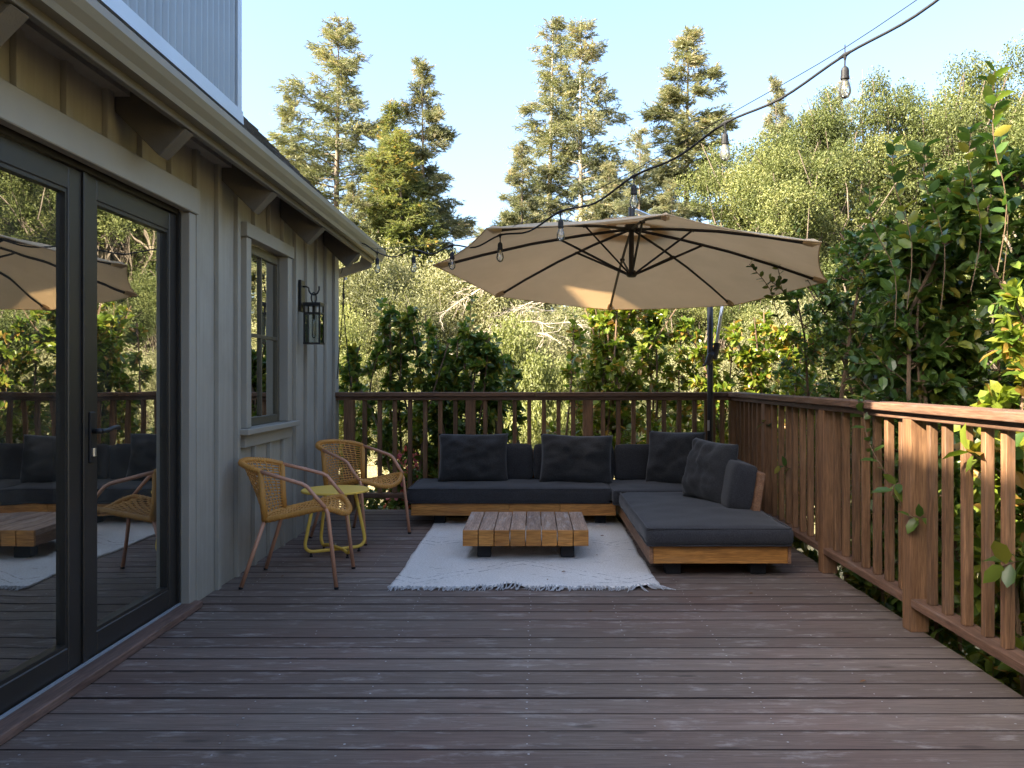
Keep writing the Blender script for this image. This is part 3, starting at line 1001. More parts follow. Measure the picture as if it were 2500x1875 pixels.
# ------------------------------------------------------------------ sofas
def rbox(w, d, h, r, nx=14, ny=14, nz=4, puff=0.0, wr=0.0, seed=0, sag=0.0):
    """rounded, softly puffed and wrinkled cushion centred on x,y, sitting on z=0: verts, faces"""
    bm = bmesh.new()
    bmesh.ops.create_cube(bm, size=1.0)
    me = bpy.data.meshes.new('tmp')
    # build subdivided box by hand
    bm.free()
    V = {}; verts = []; faces = []
    def vid(i, j, k):
        key = (i, j, k)
        if key not in V:
            u, v, t = i / nx - .5, j / ny - .5, k / nz - .5
            p = Vector((u * w, v * d, t * h))
            q = Vector((max(-w / 2 + r, min(w / 2 - r, p.x)), max(-d / 2 + r, min(d / 2 - r, p.y)), max(-h / 2 + r, min(h / 2 - r, p.z))))
            e = p - q
            if e.length > 1e-9:
                # project the shell point onto a rounded edge
                m = max(abs(e.x), abs(e.y), abs(e.z))
                e = e.normalized() * (r * (m / r))
                p = q + e
            px = (1 - (2 * u) ** 2) * (1 - (2 * v) ** 2)
            p.z += puff * px * (1 if t > 0 else -0.2) * abs(t) * 2
            bul = 1 + 0.012 * (1 - (2 * t) ** 2)
            p.x *= bul; p.y *= bul
            if wr:
                nv = noise.noise((p.x * 6 + seed, p.y * 6, p.z * 6 + seed)) * wr + noise.noise((p.x * 17, p.y * 13 + seed, p.z * 14)) * wr * 0.5
                p += Vector((u, v, t)).normalized() * nv if Vector((u, v, t)).length > 0 else Vector()
            p.z += h / 2
            V[key] = len(verts); verts.append(p)
        return V[key]
    for i in range(nx):
        for j in range(ny):
            faces.append((vid(i, j, 0), vid(i, j + 1, 0), vid(i + 1, j + 1, 0), vid(i + 1, j, 0)))
            faces.append((vid(i, j, nz), vid(i + 1, j, nz), vid(i + 1, j + 1, nz), vid(i, j + 1, nz)))
    for i in range(nx):
        for k in range(nz):
            faces.append((vid(i, 0, k), vid(i + 1, 0, k), vid(i + 1, 0, k + 1), vid(i, 0, k + 1)))
            faces.append((vid(i, ny, k), vid(i, ny, k + 1), vid(i + 1, ny, k + 1), vid(i + 1, ny, k)))
    for j in range(ny):
        for k in range(nz):
            faces.append((vid(0, j, k), vid(0, j, k + 1), vid(0, j + 1, k + 1), vid(0, j + 1, k)))
            faces.append((vid(nx, j, k), vid(nx, j + 1, k), vid(nx, j + 1, k + 1), vid(nx, j, k + 1)))
    bpy.data.meshes.remove(me)
    return verts, faces


def cushion(name, mat, parent, x0, x1, y0, y1, z0, z1, r=0.035, puff=0.012, wr=0.003, seed=0, tilt=None):
    vv, ff = rbox(x1 - x0, y1 - y0, z1 - z0, r, max(8, int((x1 - x0) / 0.05)), max(8, int((y1 - y0) / 0.05)), 6, puff, wr, seed)
    mb = MB()
    c = Vector(((x0 + x1) / 2, (y0 + y1) / 2, z0))
    mt = Matrix.Identity(3) if tilt is None else tilt
    mb.add([mt @ p + c for p in vv], ff)
    o = mb.build(name, mat, parent, smooth=True)
    if name == 'seat_cushion':
        w, d, hh = x1 - x0, y1 - y0, z1 - z0
        k = r * 0.24
        for zz in (hh - k, k):
            loop = []
            rc = r
            for (cx, cy, a0) in ((w / 2 - rc, d / 2 - rc, 0), (-w / 2 + rc, d / 2 - rc, 90), (-w / 2 + rc, -d / 2 + rc, 180), (w / 2 - rc, -d / 2 + rc, 270)):
                for q in range(4):
                    a = R(a0 + q * 30)
                    loop.append(mt @ Vector((cx + (rc - k) * math.cos(a), cy + (rc - k) * math.sin(a), zz)) + c)
            fine = []
            for i in range(len(loop)):
                p, q = loop[i], loop[(i + 1) % len(loop)]
                m = max(1, int((q - p).length / 0.06))
                for t in range(m): fine.append(p.lerp(q, t / m) + Vector((0, 0, 0.0015 * noise.noise((p.x * 5 + t, p.y * 5, 2)))))
            MB().tube(fine, 0.0055, 6, closed=True).build('piping', mat, o, smooth=True)
    return o


def sofas():
    a = empty('sofa', (-0.18, 7.1, 0))
    tag(a, 'long low charcoal sofa on a wooden base along the far railing', 'sofa', 'outdoor sofa modules')
    X0, X1, Y0, Y1 = -0.985, 0.66, 6.74, 7.46
    MB().box(X0, -0.20, Y0, Y0 + 0.03, 0.092, 0.188).build('base_board', M['teak_x'], a, bevel=0.003)
    MB().box(-0.198, 0.21, Y0 + .0006, Y0 + 0.03, 0.092, 0.188).build('base_board', M['teak_x'], a, bevel=0.003)
    MB().box(0.212, X1, Y0 - .0004, Y0 + 0.03, 0.092, 0.188).build('base_board', M['teak_x'], a, bevel=0.003)
    MB().box(X0, X0 + 0.03, Y0 + 0.031, Y1, 0.092, 0.188).build('base_board', M['teak_yb'], a, bevel=0.003)
    MB().box(X0 + 0.031, X1, Y1 - 0.03, Y1, 0.092, 0.188).build('base_board', M['teak_x'], a, bevel=0.003)
    MB().box(X0 + 0.031, X1, Y0 + 0.031, Y1 - 0.031, 0.150, 0.180).build('slat_deck', M['teak_x'], a)
    for x in (X0 + 0.17, -0.15, 0.5):
        for y in (Y0 + 0.12, Y1 - 0.16):
            MB().box(x, x + 0.09, y, y + 0.09, 0.002, 0.149).build('leg', M['legblack'], a, bevel=0.004)
    cushion('seat_cushion', M['fabric'], a, X0 - 0.03, 0.622, Y0 - 0.02, Y1 - 0.02, 0.189, 0.312, 0.03, 0.012, 0.008, 1)
    tl = Matrix.Rotation(R(-9), 3, 'X')
    cushion('back_cushion', M['fabric'], a, -0.80, -0.01, 7.27, 7.43, 0.300, 0.62, 0.035, 0, 0.004, 2, tl)
    cushion('back_cushion', M['fabric'], a, 0.0, 0.70, 7.27, 7.43, 0.300, 0.618, 0.035, 0, 0.004, 3, tl)
    MB().box(-0.80, 0.66, 7.474, 7.500, 0.10, 0.56).build('back_board', M['teak_x'], a, bevel=0.003)
    # right module
    b = empty('sofa', (1.11, 6.2, 0))
    tag(b, 'charcoal chaise sofa on weathered teak base along the right railing', 'sofa', 'outdoor sofa modules')
    X0, X1, Y0, Y1 = 0.692, 1.540, 5.02, 7.46
    MB().box(X0 + 0.024, X1 - 0.02, Y0, Y0 + 0.032, 0.085, 0.190).build('base_board', M['teak_x'], b, bevel=0.003)
    MB().box(X0, X0 + 0.0235, Y0 - 0.003, Y1, 0.085, 0.189).build('base_board', M['teak_yb'], b, bevel=0.003)
    MB().box(X1 - 0.0195, X1, Y0 - 0.003, Y1, 0.085, 0.189).build('base_board', M['teak_yb'], b, bevel=0.003)
    MB().box(X0 + 0.024, X1 - 0.02, Y0 + 0.033, Y1, 0.150, 0.180).build('slat_deck', M['teak_x'], b)
    for x in (X0 + 0.11, X1 - 0.22):
        for y in (Y0 + 0.09, 6.2, 7.2):
            MB().box(x, x + 0.095, y, y + 0.095, 0.002, 0.149).build('leg', M['legblack'], b, bevel=0.004)
    cushion('seat_cushion', M['fabric'], b, X0 - 0.022, X1 + 0.005, Y0 - 0.035, 6.60, 0.190, 0.305, 0.032, 0.018, 0.009, 4)
    cushion('seat_cushion', M['fabric'], b, 0.63, 1.43, 6.61, 7.40, 0.190, 0.308, 0.03, 0.014, 0.008, 5)
    tl2 = Matrix.Rotation(R(11), 3, 'Y')
    cushion('back_cushion', M['fabric'], b, 1.29, 1.46, 5.62, 6.90, 0.300, 0.622, 0.035, 0, 0.004, 6, tl2)
    cushion('back_cushion', M['fabric'], b, 0.71, 1.33, 7.27, 7.43, 0.300, 0.616, 0.035, 0, 0.004, 7, tl)
    # back frame slanting outwards
    MB().prism([(1.440, 5.585, 0.192), (1.490, 5.585, 0.192), (1.545, 5.585, 0.56), (1.495, 5.585, 0.565)], (0, 1.9, 0)).build('back_board', M['teak_yb'], b, bevel=0.004)


sofas()


def pillow(label, w, h, t, loc, rot, seed):
    n, m = 26, 20
    verts = []; faces = []
    for side in (0, 1):
        for j in range(m + 1):
            for i in range(n + 1):
                u = i / n * 2 - 1; v = j / m * 2 - 1
                e = (max(0, 1 - abs(u) ** 3.2) * max(0, 1 - abs(v) ** 3.2)) ** 0.55
                # edges pulled in between the corners
                pin = 1 - 0.05 * (1 - v * v)
                pin2 = 1 - 0.05 * (1 - u * u)
                x = u * w / 2 * pin; z = v * h / 2 * pin2
                wr = noise.noise((u * 2.3 + seed, v * 2.3, side * 3.1)) * 0.030 * e + noise.noise((u * 4 + seed, v * 6, side + 2.0)) * 0.018 * e
                cr = 0.011 * math.sin((abs(u) + abs(v)) * 11 + 2.5 * noise.noise((u * 2, v * 2, seed))) * (max(0, abs(u) + abs(v) - 0.95)) * e * 2
                y = (t / 2 * e + wr + cr) * (1 if side else -1)
                y += 0.02 * noise.noise((u * 1.3 + seed * 2, v * 1.3, 7))
                verts.append((x, y, z + h / 2))
    A = (n + 1) * (m + 1)
    for j in range(m):
        for i in range(n):
            a = j * (n + 1) + i
            faces.append((a, a + 1, a + n + 2, a + n + 1))
            faces.append((A + a, A + a + n + 1, A + a + n + 2, A + a + 1))
    mb = MB().add(verts, faces)
    me = mb.mesh('throw_pillow')
    bm = bmesh.new(); bm.from_mesh(me)
    bmesh.ops.remove_doubles(bm, verts=bm.verts, dist=0.0015)
    bmesh.ops.recalc_face_normals(bm, faces=bm.faces)
    bm.to_mesh(me); bm.free()
    for p in me.polygons: p.use_smooth = True
    root = link(me, 'throw_pillow', M['pillow'])
    root.location = loc
    root.rotation_euler = rot
    tag(root, label, 'pillow', 'charcoal throw pillows on the sofas')
    # seam round the edge
    return root


pillow('square charcoal throw pillow at the left end of the long sofa', 0.60, 0.42, 0.17, (-0.515, 7.14, 0.312), (R(-14), 0, R(2)), 1.3)
pillow('charcoal throw pillow in the middle of the long sofa', 0.62, 0.42, 0.17, (0.355, 7.10, 0.305), (R(-14), R(1.5), R(-2)), 4.7)
pillow('charcoal throw pillow standing in the sofa corner', 0.50, 0.46, 0.16, (1.165, 7.03, 0.300), (R(-14), 0, R(-28)), 8.1)
pillow('charcoal throw pillow leaning on the right backrest of the chaise', 0.52, 0.45, 0.19, (1.215, 6.06, 0.305), (R(-15), R(2), R(-66)), 12.9)


# ------------------------------------------------------------------ coffee table
def coffee_table():
    t = empty('coffee_table', (-0.052, 5.82, 0))
    tag(t, 'low slatted teak coffee table with black block legs on the rug', 'table')
    x0, x1, y0, y1 = -0.462, 0.358, 5.43, 6.20
    n = 8
    w = (x1 - x0) / n
    rng = random.Random(4)
    for k in range(n):
        a, b = x0 + k * w + 0.0028, x0 + (k + 1) * w - 0.0028
        dz = rng.uniform(-.0015, .0015)
        MB().box(a, b, y0 + 0.02, y1 - 0.02, 0.178 + dz, 0.212 + dz).build('plank', M['teak_y'], t, bevel=0.002)
        MB().box(a, b, y0 + rng.uniform(0, .002), y0 + 0.0195, 0.108, 0.2105 + dz).build('apron_plank', M['teak_x'], t, bevel=0.0025)
        MB().box(a, b, y1 - 0.0195, y1, 0.108, 0.2105 + dz).build('apron_plank', M['teak_x'], t, bevel=0.0025)
    MB().box(x0 + 0.004, x0 + 0.022, y0 + 0.0205, y1 - 0.0205, 0.108, 0.176).build('side_apron', M['teak_yb'], t, bevel=0.002)
    MB().box(x1 - 0.022, x1 - 0.004, y0 + 0.0205, y1 - 0.0205, 0.108, 0.176).build('side_apron', M['teak_yb'], t, bevel=0.002)
    for xx in (x0 + 0.09, x1 - 0.18):
        for yy in (y0 + 0.10, y1 - 0.19):
            MB().box(xx, xx + 0.09, yy, yy + 0.09, 0.016, 0.177).build('leg', M['legblack'], t, bevel=0.004)


coffee_table()


# ------------------------------------------------------------------ rug
def rug():
    x0, x1, y0, y1 = -0.815, 0.715, 4.755, 7.15
    nx, ny = 90, 110
    rng = random.Random(2)
    mb = MB()
    def edge(y, s): return 0.014 * noise.noise((y * 2.2, s, 0)) + 0.006 * noise.noise((y * 9, s, 1))
    def zf(x, y):
        z = 0.012 + 0.0035 * noise.noise((x * 9, y * 9, 2)) + 0.002 * noise.noise((x * 30, y * 30, 2))
        d = max(0.0, 1 - (y - y0) / 0.16)
        z += d * (0.030 * math.exp(-((x + 0.13) / 0.065) ** 2) + 0.014 * math.exp(-((x - 0.10) / 0.06) ** 2) + 0.012 * math.exp(-((x + 0.30) / 0.05) ** 2) + 0.008 * abs(noise.noise((x * 8, 3, 1))))
        z += 0.02 * d * math.exp(-((x - 0.64) / 0.07) ** 2)
        return z
    pts = []
    for j in range(ny + 1):
        for i in range(nx + 1):
            u, v = i / nx, j / ny
            y = y0 + (y1 - y0) * v
            fy = 0.020 * noise.noise((u * 6, 5, 0)) * (1 - v) - 0.03 * math.exp(-((u - 0.45) / 0.06) ** 2) * -1 * max(0, 1 - v * 8)
            x = x0 + edge(y, 0) + (x1 + edge(y, 7) - x0 - edge(y, 0)) * u
            yy = y + fy
            pts.append((x, yy, zf(x, yy)))
    mb.v = list(pts)
    n = nx + 1
    for j in range(ny):
        for i in range(nx): mb.f.append((j * n + i, j * n + i + 1, (j + 1) * n + i + 1, (j + 1) * n + i))
    # skirt to the floor
    ring = [i for i in range(n)] + [j * n + nx for j in range(1, ny + 1)] + [ny * n + i for i in range(nx - 1, -1, -1)] + [j * n for j in range(ny - 1, 0, -1)]
    b0 = len(mb.v)
    for i in ring:
        x, y, z = mb.v[i]; mb.v.append((x, y, max(0.003, z - 0.010)))
    L = len(ring)
    for k in range(L): mb.f.append((ring[k], b0 + k, b0 + (k + 1) % L, ring[(k + 1) % L]))
    root = empty('rug', (-0.05, 5.95, 0))
    tag(root, 'white wool rug with a fringed front edge under the coffee table', 'rug')
    me_o = mb.build('rug_pile', M['rug'], root, smooth=True)
    fr = MB()
    for k in range(75):
        u = k / 74 + rng.uniform(-.004, .004)
        u = min(max(u, 0), 1)
        px, py, pz = pts[int(u * nx)]
        lean = rng.uniform(-0.7, 0.35)
        if u > 0.93: lean = rng.uniform(0.2, 1.6)
        for q in range(rng.choice((2, 3, 3))):
            ln = rng.uniform(0.035, 0.075) * (1.3 if u > 0.9 else 1)
            a = lean + rng.uniform(-.35, .35)
            dx, dy = math.sin(a), -math.cos(a)
            m1 = (px + dx * ln * .45 + rng.uniform(-.006, .006), py + dy * ln * .45, 0.008 + rng.uniform(0, .012))
            e = (px + dx * ln + rng.uniform(-.012, .012), py + dy * ln, 0.006)
            fr.tube(catmull([(px, py + 0.004, pz), m1, e], 3), [0.0030] * 3 + [0.0026] * 3 + [0.002], 4)
    f = fr.build('fringe', M['fringe'], root)
    f['kind'] = 'stuff'


rug()


# ------------------------------------------------------------------ chairs
def chair(loc, rz, label):
    c = empty('woven_chair', loc, rz)
    ORG[c] = Vector((0, 0, 0))
    tag(c, label, 'chair', 'woven terrace chairs')
    rt = 0.0115
    hoop_c = catmull([(-0.165, -0.225, 0.662), (-0.245, -0.195, 0.685), (-0.315, -0.10, 0.700), (-0.330, 0, 0.704), (-0.315, 0.10, 0.700), (-0.245, 0.195, 0.685), (-0.165, 0.225, 0.662)], 6)
    MB().tube(hoop_c, 0.0155, 10).build('back_hoop', M['cane'], c, smooth=True)
    for s in (-1, 1):
        arm = [(-0.168, s * 0.226, 0.663), (-0.05, s * 0.246, 0.632), (0.075, s * 0.258, 0.597), (0.105, s * 0.259, 0.580), (0.150, s * 0.257, 0.525), (0.205, s * 0.252, 0.462)]
        MB().tube(arm, rt, 10).build('arm', M['tube_pink'], c, smooth=True)
        MB().tube([(0.196, s * 0.238, 0.452), (0.208, s * 0.242, 0.447), (0.217, s * 0.245, 0.43), (0.268, s * 0.256, 0.008)], rt, 10).build('front_leg', M['tube_pink'], c, smooth=True)
        MB().tube([(-0.146, s * 0.205, 0.39), (-0.272, s * 0.240, 0.008)], rt, 10).build('rear_leg', M['tube_pink'], c, smooth=True)
        for fx, fy in ((0.2682, 0.256), (-0.2725, 0.240)):
            MB().lathe([(0.0125, 0.0015), (0.0125, 0.014)], (fx, s * fy), 10).build('foot_cap', M['rubber'], c)
        MB().tube([(-0.148, s * 0.205, 0.380), (-0.158, s * 0.214, 0.50), (-0.166, s * 0.224, 0.66)], [0.019, 0.0175, 0.0155], 10).build('back_post', M['cane'], c, smooth=True)
    # seat rim: rear corners -> sides -> waterfall front
    rim = catmull([(-0.146, -0.205, 0.384), (0.02, -0.228, 0.420), (0.16, -0.240, 0.452), (0.215, -0.215, 0.450), (0.268, -0.11, 0.412), (0.283, 0, 0.398),
                   (0.268, 0.11, 0.412), (0.215, 0.215, 0.450), (0.16, 0.240, 0.452), (0.02, 0.228, 0.420), (-0.146, 0.205, 0.384)], 5)
    MB().tube(rim, 0.0165, 10).build('seat_rim', M['cane'], c, smooth=True)
    MB().tube(catmull([(-0.146, -0.205, 0.384), (-0.185, -0.10, 0.378), (-0.195, 0, 0.376), (-0.185, 0.10, 0.378), (-0.146, 0.205, 0.384)], 5), 0.0150, 10).build('rear_rail', M['cane'], c, smooth=True)
    # woven back
    def back(u, v):            # u -1..1 across, v 0..1 up
        bx = -0.195 + 0.047 * u * u
        tx = -0.330 + 0.165 * (abs(u) ** 2.2)
        x = bx + (tx - bx) * (v ** 1.25)
        y = u * (0.205 + 0.02 * v)
        zb = 0.378 + 0.006 * u * u
        zt = 0.702 - 0.040 * abs(u) ** 2.4
        return Vector((x, y, zb + (zt - zb) * v))
    wv = MB()
    NV, NH = 17, 17
    for i in range(NV):
        u = -0.94 + 1.88 * i / (NV - 1)
        pts = [back(u, k / 14) + Vector((0.0035 * (1 if (k + i) % 2 else -1), 0, 0)) for k in range(15)]
        wv.tube(pts, 0.0042, 4)
    for j in range(NH):
        v = 0.04 + 0.92 * j / (NH - 1)
        pts = [back(-1 + 2 * k / 18, v) + Vector((0.0035 * (-1 if (k + j) % 2 else 1), 0, 0)) for k in range(19)]
        wv.tube(pts, 0.0040, 4)
    o = wv.build('woven_back', M['cane'], c); o['kind'] = 'stuff'
    # woven seat
    def seat(u, v):            # u -1..1 across, v 0 rear .. 1 front
        hw = 0.205 + 0.035 * v
        xr = -0.195 + 0.047 * u * u
        xf = 0.283 - 0.075 * abs(u) ** 2.2
        x = xr + (xf - xr) * v
        zs = 0.384 + 0.070 * min(1, v / 0.78)
        zf = 0.398 + 0.052 * abs(u) ** 2
        w = max(0, (v - 0.72) / 0.28)
        zside = zs * (1 - w) + zf * w
        sag = 0.020 * (1 - u * u) * math.sin(math.pi * min(1, v * 1.05))
        return Vector((x, u * hw, zside - sag))
    ws = MB()
    for i in range(17):
        u = -0.95 + 1.9 * i / 16
        ws.tube([seat(u, k / 16) + Vector((0, 0, 0.0035 * (1 if (k + i) % 2 else -1))) for k in range(17)], 0.0042, 4)
    for j in range(19):
        v = 0.03 + 0.94 * j / 18
        ws.tube([seat(-1 + 2 * k / 18, v) + Vector((0, 0, 0.0035 * (-1 if (k + j) % 2 else 1))) for k in range(19)], 0.0040, 4)
    o = ws.build('woven_seat', M['cane'], c); o['kind'] = 'stuff'
    # lashings wrapped round the rim
    ls = MB()
    for pth, r_ in ((rim, 0.0178), (hoop_c, 0.0168)):
        for k in range(1, len(pth) - 1):
            p = pth[k]; t = (pth[k + 1] - pth[k - 1]).normalized()
            a = t.orthogonal().normalized(); b = t.cross(a)
            ls.tube([p + (a * math.cos(q * math.pi / 4) + b * math.sin(q * math.pi / 4)) * r_ for q in range(8)], 0.0022, 4, closed=True)
    o = ls.build('lashing', M['cane'], c); o['kind'] = 'stuff'


chair((-1.39, 4.995, 0.0), R(1.5), 'ochre woven chair nearest the camera, back to the house wall')
chair((-1.312, 6.352, 0.0), R(-29), 'ochre woven chair beyond the yellow table, by the far railing')


def side_table():
    cx, cy = -1.346, 5.70
    t = empty('side_table', (cx, cy, 0))
    tag(t, 'small round yellow metal table between the two woven chairs', 'table')
    MB().lathe([(0.0, 0.4335), (0.218, 0.4335), (0.226, 0.428), (0.228, 0.4365), (0.223, 0.4425), (0.0, 0.4425)], (cx, cy), 48).build('table_top', M['yellow'], t, smooth=False)
    for k, an in enumerate((R(33), R(-49))):
        d = Vector((math.cos(an), math.sin(an), 0))
        zc = 0.034 + 0.0245 * k * 0.6
        pts = []
        for s, seq in ((-1, 1), (1, -1)):
            side = [(0.135, 0.43), (0.165, 0.30), (0.195, 0.16), (0.208, 0.09), (0.198, 0.055), (0.165, 0.0365), (0.10, zc)]
            p = [Vector((cx, cy, 0)) + d * (s * r) + Vector((0, 0, z)) for r, z in side]
            pts += p if s == -1 else p[::-1]
        MB().tube(catmull(pts, 4), 0.0115, 10).build('leg_loop', M['yellow'], t, smooth=True)
        for s in (-1, 1):
            q = Vector((cx, cy, 0)) + d * (s * 0.168)
            MB().lathe([(0.010, 0.0015), (0.012, 0.008), (0.007, 0.014), (0.007, 0.028)], (q.x, q.y), 10).build('glide', M['rubber'], t)
    MB().lathe([(0.006, 0.03), (0.006, 0.075)], (cx, cy), 8).build('bolt', M['silver'], t)


side_table()


# ------------------------------------------------------------------ umbrella
def umbrella():
    Rr = 1.45
    C = Vector((0.7165, 6.157, 1.965))
    ax, ay, t0 = -0.035, -0.102, 3.164
    u = empty('cantilever_umbrella', (1.54, 7.33, 0))
    tag(u, 'large beige octagonal cantilever umbrella above the sofas', 'umbrella')
    rise = 0.345
    def pt(t, r, z):
        x, y = math.cos(t) * r, math.sin(t) * r
        return C + Vector((x, y, x * ax + y * ay + z))
    tips = [pt(t0 - k * math.pi / 4, Rr, 0) for k in range(8)]
    def canopy_z(f):                       # f: 0 centre .. 1 rim
        return rise * (1 - f) ** 1.0 + 0.035 * math.sin(math.pi * f)
    r_in = 0.16
    NR, NA = 12, 8
    for k in range(8):
        ta, tb = t0 - k * math.pi / 4, t0 - (k + 1) * math.pi / 4
        mb = MB()
        for i in range(NR + 1):
            f = r_in / Rr + (1 - r_in / Rr) * i / NR
            for j in range(NA + 1):
                q = j / NA
                a = pt(ta, Rr * f, canopy_z(f)); b = pt(tb, Rr * f, canopy_z(f))
                p = a.lerp(b, q)
                s = 4 * q * (1 - q)
                p.z -= 0.018 * s * f * (1 - 0.3 * f)
                # scalloped rim
                p = p.lerp(Vector((C.x, C.y, p.z)), 0.026 * s * f ** 3)
                mb.v.append(tuple(p))
        n = NA + 1
        for i in range(NR):
            for j in range(NA): mb.f.append((i * n + j, i * n + j + 1, (i + 1) * n + j + 1, (i + 1) * n + j))
        mb.build('canopy_panel', M['canopy'], u, smooth=True)
        # hem
        hem = [Vector(mb.v[NR * n + j]) for j in range(n)]
        MB().tube(hem, 0.004, 5).build('hem', M['canopy'], u)
        t = ta
        d = Vector((math.cos(t), math.sin(t), 0))
        rib = [pt(t, Rr * f, canopy_z(f) - 0.022) for f in (0.03, 0.25, 0.5, 0.75, 0.955)]
        MB().tube(rib, 0.0105, 4).build('rib', M['umbrella_rib'], u)
        e = pt(t, Rr * 0.965, canopy_z(0.965) - 0.014); e2 = pt(t, Rr * 0.995, -0.004)
        MB().tube([pt(t, Rr * 0.925, canopy_z(0.925) - 0.018), e, e2], [0.020, 0.026, 0.008], 6).build('corner_pocket', M['canopy'], u)
        MB().tube([pt(t, 0.035, -0.005), pt(t, Rr * 0.36, canopy_z(0.36) - 0.028)], 0.0085, 4).build('strut', M['umbrella_rib'], u)
        MB().tube([pt(t, Rr * 0.36, canopy_z(0.36) - 0.028) + Vector((-d.y, d.x, 0)) * 0.018, pt(t, Rr * 0.36, canopy_z(0.36) - 0.028) - Vector((-d.y, d.x, 0)) * 0.018], 0.010, 6).build('strut_pin', M['umbrella_rib'], u)
    # vent cap
    vm = MB()
    for k in range(8):
        a = t0 - k * math.pi / 4
        vm.v.append(tuple(pt(a, 0.30, canopy_z(0.20) + 0.035)))
    vm.v.append(tuple(pt(0, 0.0, rise + 0.05)))
    for k in range(8): vm.f.append((k, (k + 1) % 8, 8))
    vm.build('vent_cap', M['canopy'], u, smooth=True)
    ax_ = Vector((-ax, -ay, 1)).normalized()
    top, bot = C + Vector((0, 0, rise + 0.02)), C + Vector((0, 0, -0.012))
    MB().tube([bot, top], 0.019, 12).build('hub_post', M['umbrella_rib'], u)
    MB().tube([bot - ax_ * 0.014, bot + ax_ * 0.004, bot + ax_ * 0.03], [0.032, 0.044, 0.030], 12).build('lower_hub', M['umbrella_rib'], u)
    MB().tube([top - ax_ * 0.055, top - ax_ * 0.015], [0.05, 0.05], 12).build('upper_hub', M['umbrella_rib'], u)
    MB().tube([top + ax_ * 0.02, top + ax_ * 0.12], [0.022, 0.024], 10).build('suspension_block', M['black'], u)
    # pole, cantilever arm, joint
    px, py = 1.54, 7.33
    MB().tube([(px, py, 0.002), (px, py, 2.15)], 0.026, 14).build('pole', M['black'], u, smooth=True)
    MB().tube([(px, py, 0.001), (px, py, 0.30)], 0.034, 14).build('pole_sleeve', M['black'], u, smooth=True)
    MB().box(px - 0.030, px - 0.012, py - 0.034, py - 0.026, 0.74, 0.83).build('maker_plate', M['silver'], u)
    J = Vector((px, py, 1.36))
    arm = catmull([J + Vector((0.035, -0.02, 0.03)), J + Vector((0.10, 0.03, 0.38)), J + Vector((0.15, 0.06, 0.70)), Vector((1.56, 7.25, 2.20)), Vector((1.28, 6.85, 2.36)), top + ax_ * 0.11], 6)
    MB().tube(arm, 0.015, 12).build('arm', M['silver'], u, smooth=True)
    MB().tube([J + Vector((0.03, -0.02, 0.0)), J + Vector((0.065, 0.0, 0.14))], 0.028, 10).build('arm_clamp', M['black'], u)
    MB().tube([J + Vector((-0.03, -0.03, -0.04)), J + Vector((0.0, -0.02, 0.03)), J + Vector((0.04, 0.0, 0.06))], [0.026, 0.034, 0.028], 10).build('pole_joint', M['black'], u)
    MB().tube([J + Vector((-0.02, -0.035, 0.0)), J + Vector((-0.055, -0.05, -0.05)), J + Vector((-0.075, -0.055, -0.055))], 0.011, 8).build('crank_handle', M['black'], u)


umbrella()


# ------------------------------------------------------------------ string lights
def string_lights():
    s = empty('string_light', (-1.46, 7.15, 2.3))
    tag(s, 'black cord of hanging clear bulbs strung from the eave to the upper right', 'string light')
    xs = [921, 1010, 1104, 1221, 1369, 1548, 1770, 2063, 2440]
    ys = [616, 610, 599, 574, 516, 429.5, 300.6, 134, -120]
    S = 0.70; K = -1.267 + S * 6.8
    nodes = []
    for x, y in zip(xs, ys):
        Y = K / ((x - CX) / F + S)
        nodes.append(at(x, y, Y))
    start = at(864, 594, 7.10)
    mid0 = at(890, 596, 6.97)
    # cord sags a little between the sockets
    pts = [start, mid0]
    for i, nd in enumerate(nodes):
        pts.append(nd)
        if i < len(nodes) - 1:
            m = (nd + nodes[i + 1]) / 2
            m.z -= 0.045 if i < 5 else 0.03
            pts.append(m)
    MB().tube(catmull(pts, 5), 0.0056, 7).build('cord', M['rubber'], s, smooth=True)
    wire = [start + Vector((0, 0, 0.005)), nodes[0] + Vector((0, 0, 0.03))]
    for nd in nodes[1:]: wire.append(nd + Vector((0, 0, 0.028)))
    MB().tube(catmull(wire, 5), 0.0019, 5).build('support_wire', M['black'], s)
    rng = random.Random(8)
    L = 0.168
    for i, nd in enumerate(nodes[:-1]):
        d = (nodes[i + 1] - (nodes[i - 1] if i else start)).normalized()
        k = MB()
        k.tube([nd - d * 0.028, nd, nd + d * 0.028], [0.0055, 0.0095, 0.0055], 8)
        k.tube([nd, nd + Vector((0, 0, -0.020))], [0.009, 0.004], 8)
        k.tube([nd + Vector((0, 0, 0.004)), nd + Vector((0, 0, 0.040))], 0.0022, 5)
        k.tube([nd + Vector((0, 0, -0.015)), nd + Vector((rng.uniform(-.002, .002), 0, -0.048))], 0.0034, 6)
        k.lathe([(0.005, nd.z - 0.044), (0.013, nd.z - 0.052), (0.0155, nd.z - 0.062), (0.0155, nd.z - 0.082), (0.017, nd.z - 0.084), (0.017, nd.z - 0.094)], (nd.x, nd.y), 12)
        so = k.build('socket', M['rubber'], s, smooth=False)
        z = nd.z - 0.094
        MB().lathe([(0.0125, z), (0.0145, z - 0.012), (0.021, z - 0.030), (0.0235, z - 0.045), (0.022, z - 0.058), (0.015, z - 0.070), (0.004, z - 0.0755)], (nd.x, nd.y), 16).build('bulb', M['bulb'], so, smooth=True)
        MB().tube([(nd.x, nd.y, z), (nd.x, nd.y, z - 0.022)], [0.005, 0.003], 6).tube([(nd.x - .006, nd.y, z - .038), (nd.x - .004, nd.y, z - .022), (nd.x + .004, nd.y, z - .022), (nd.x + .006, nd.y, z - .038)], 0.0009, 4).build('filament_stem', M['brass'], so)


string_lights()


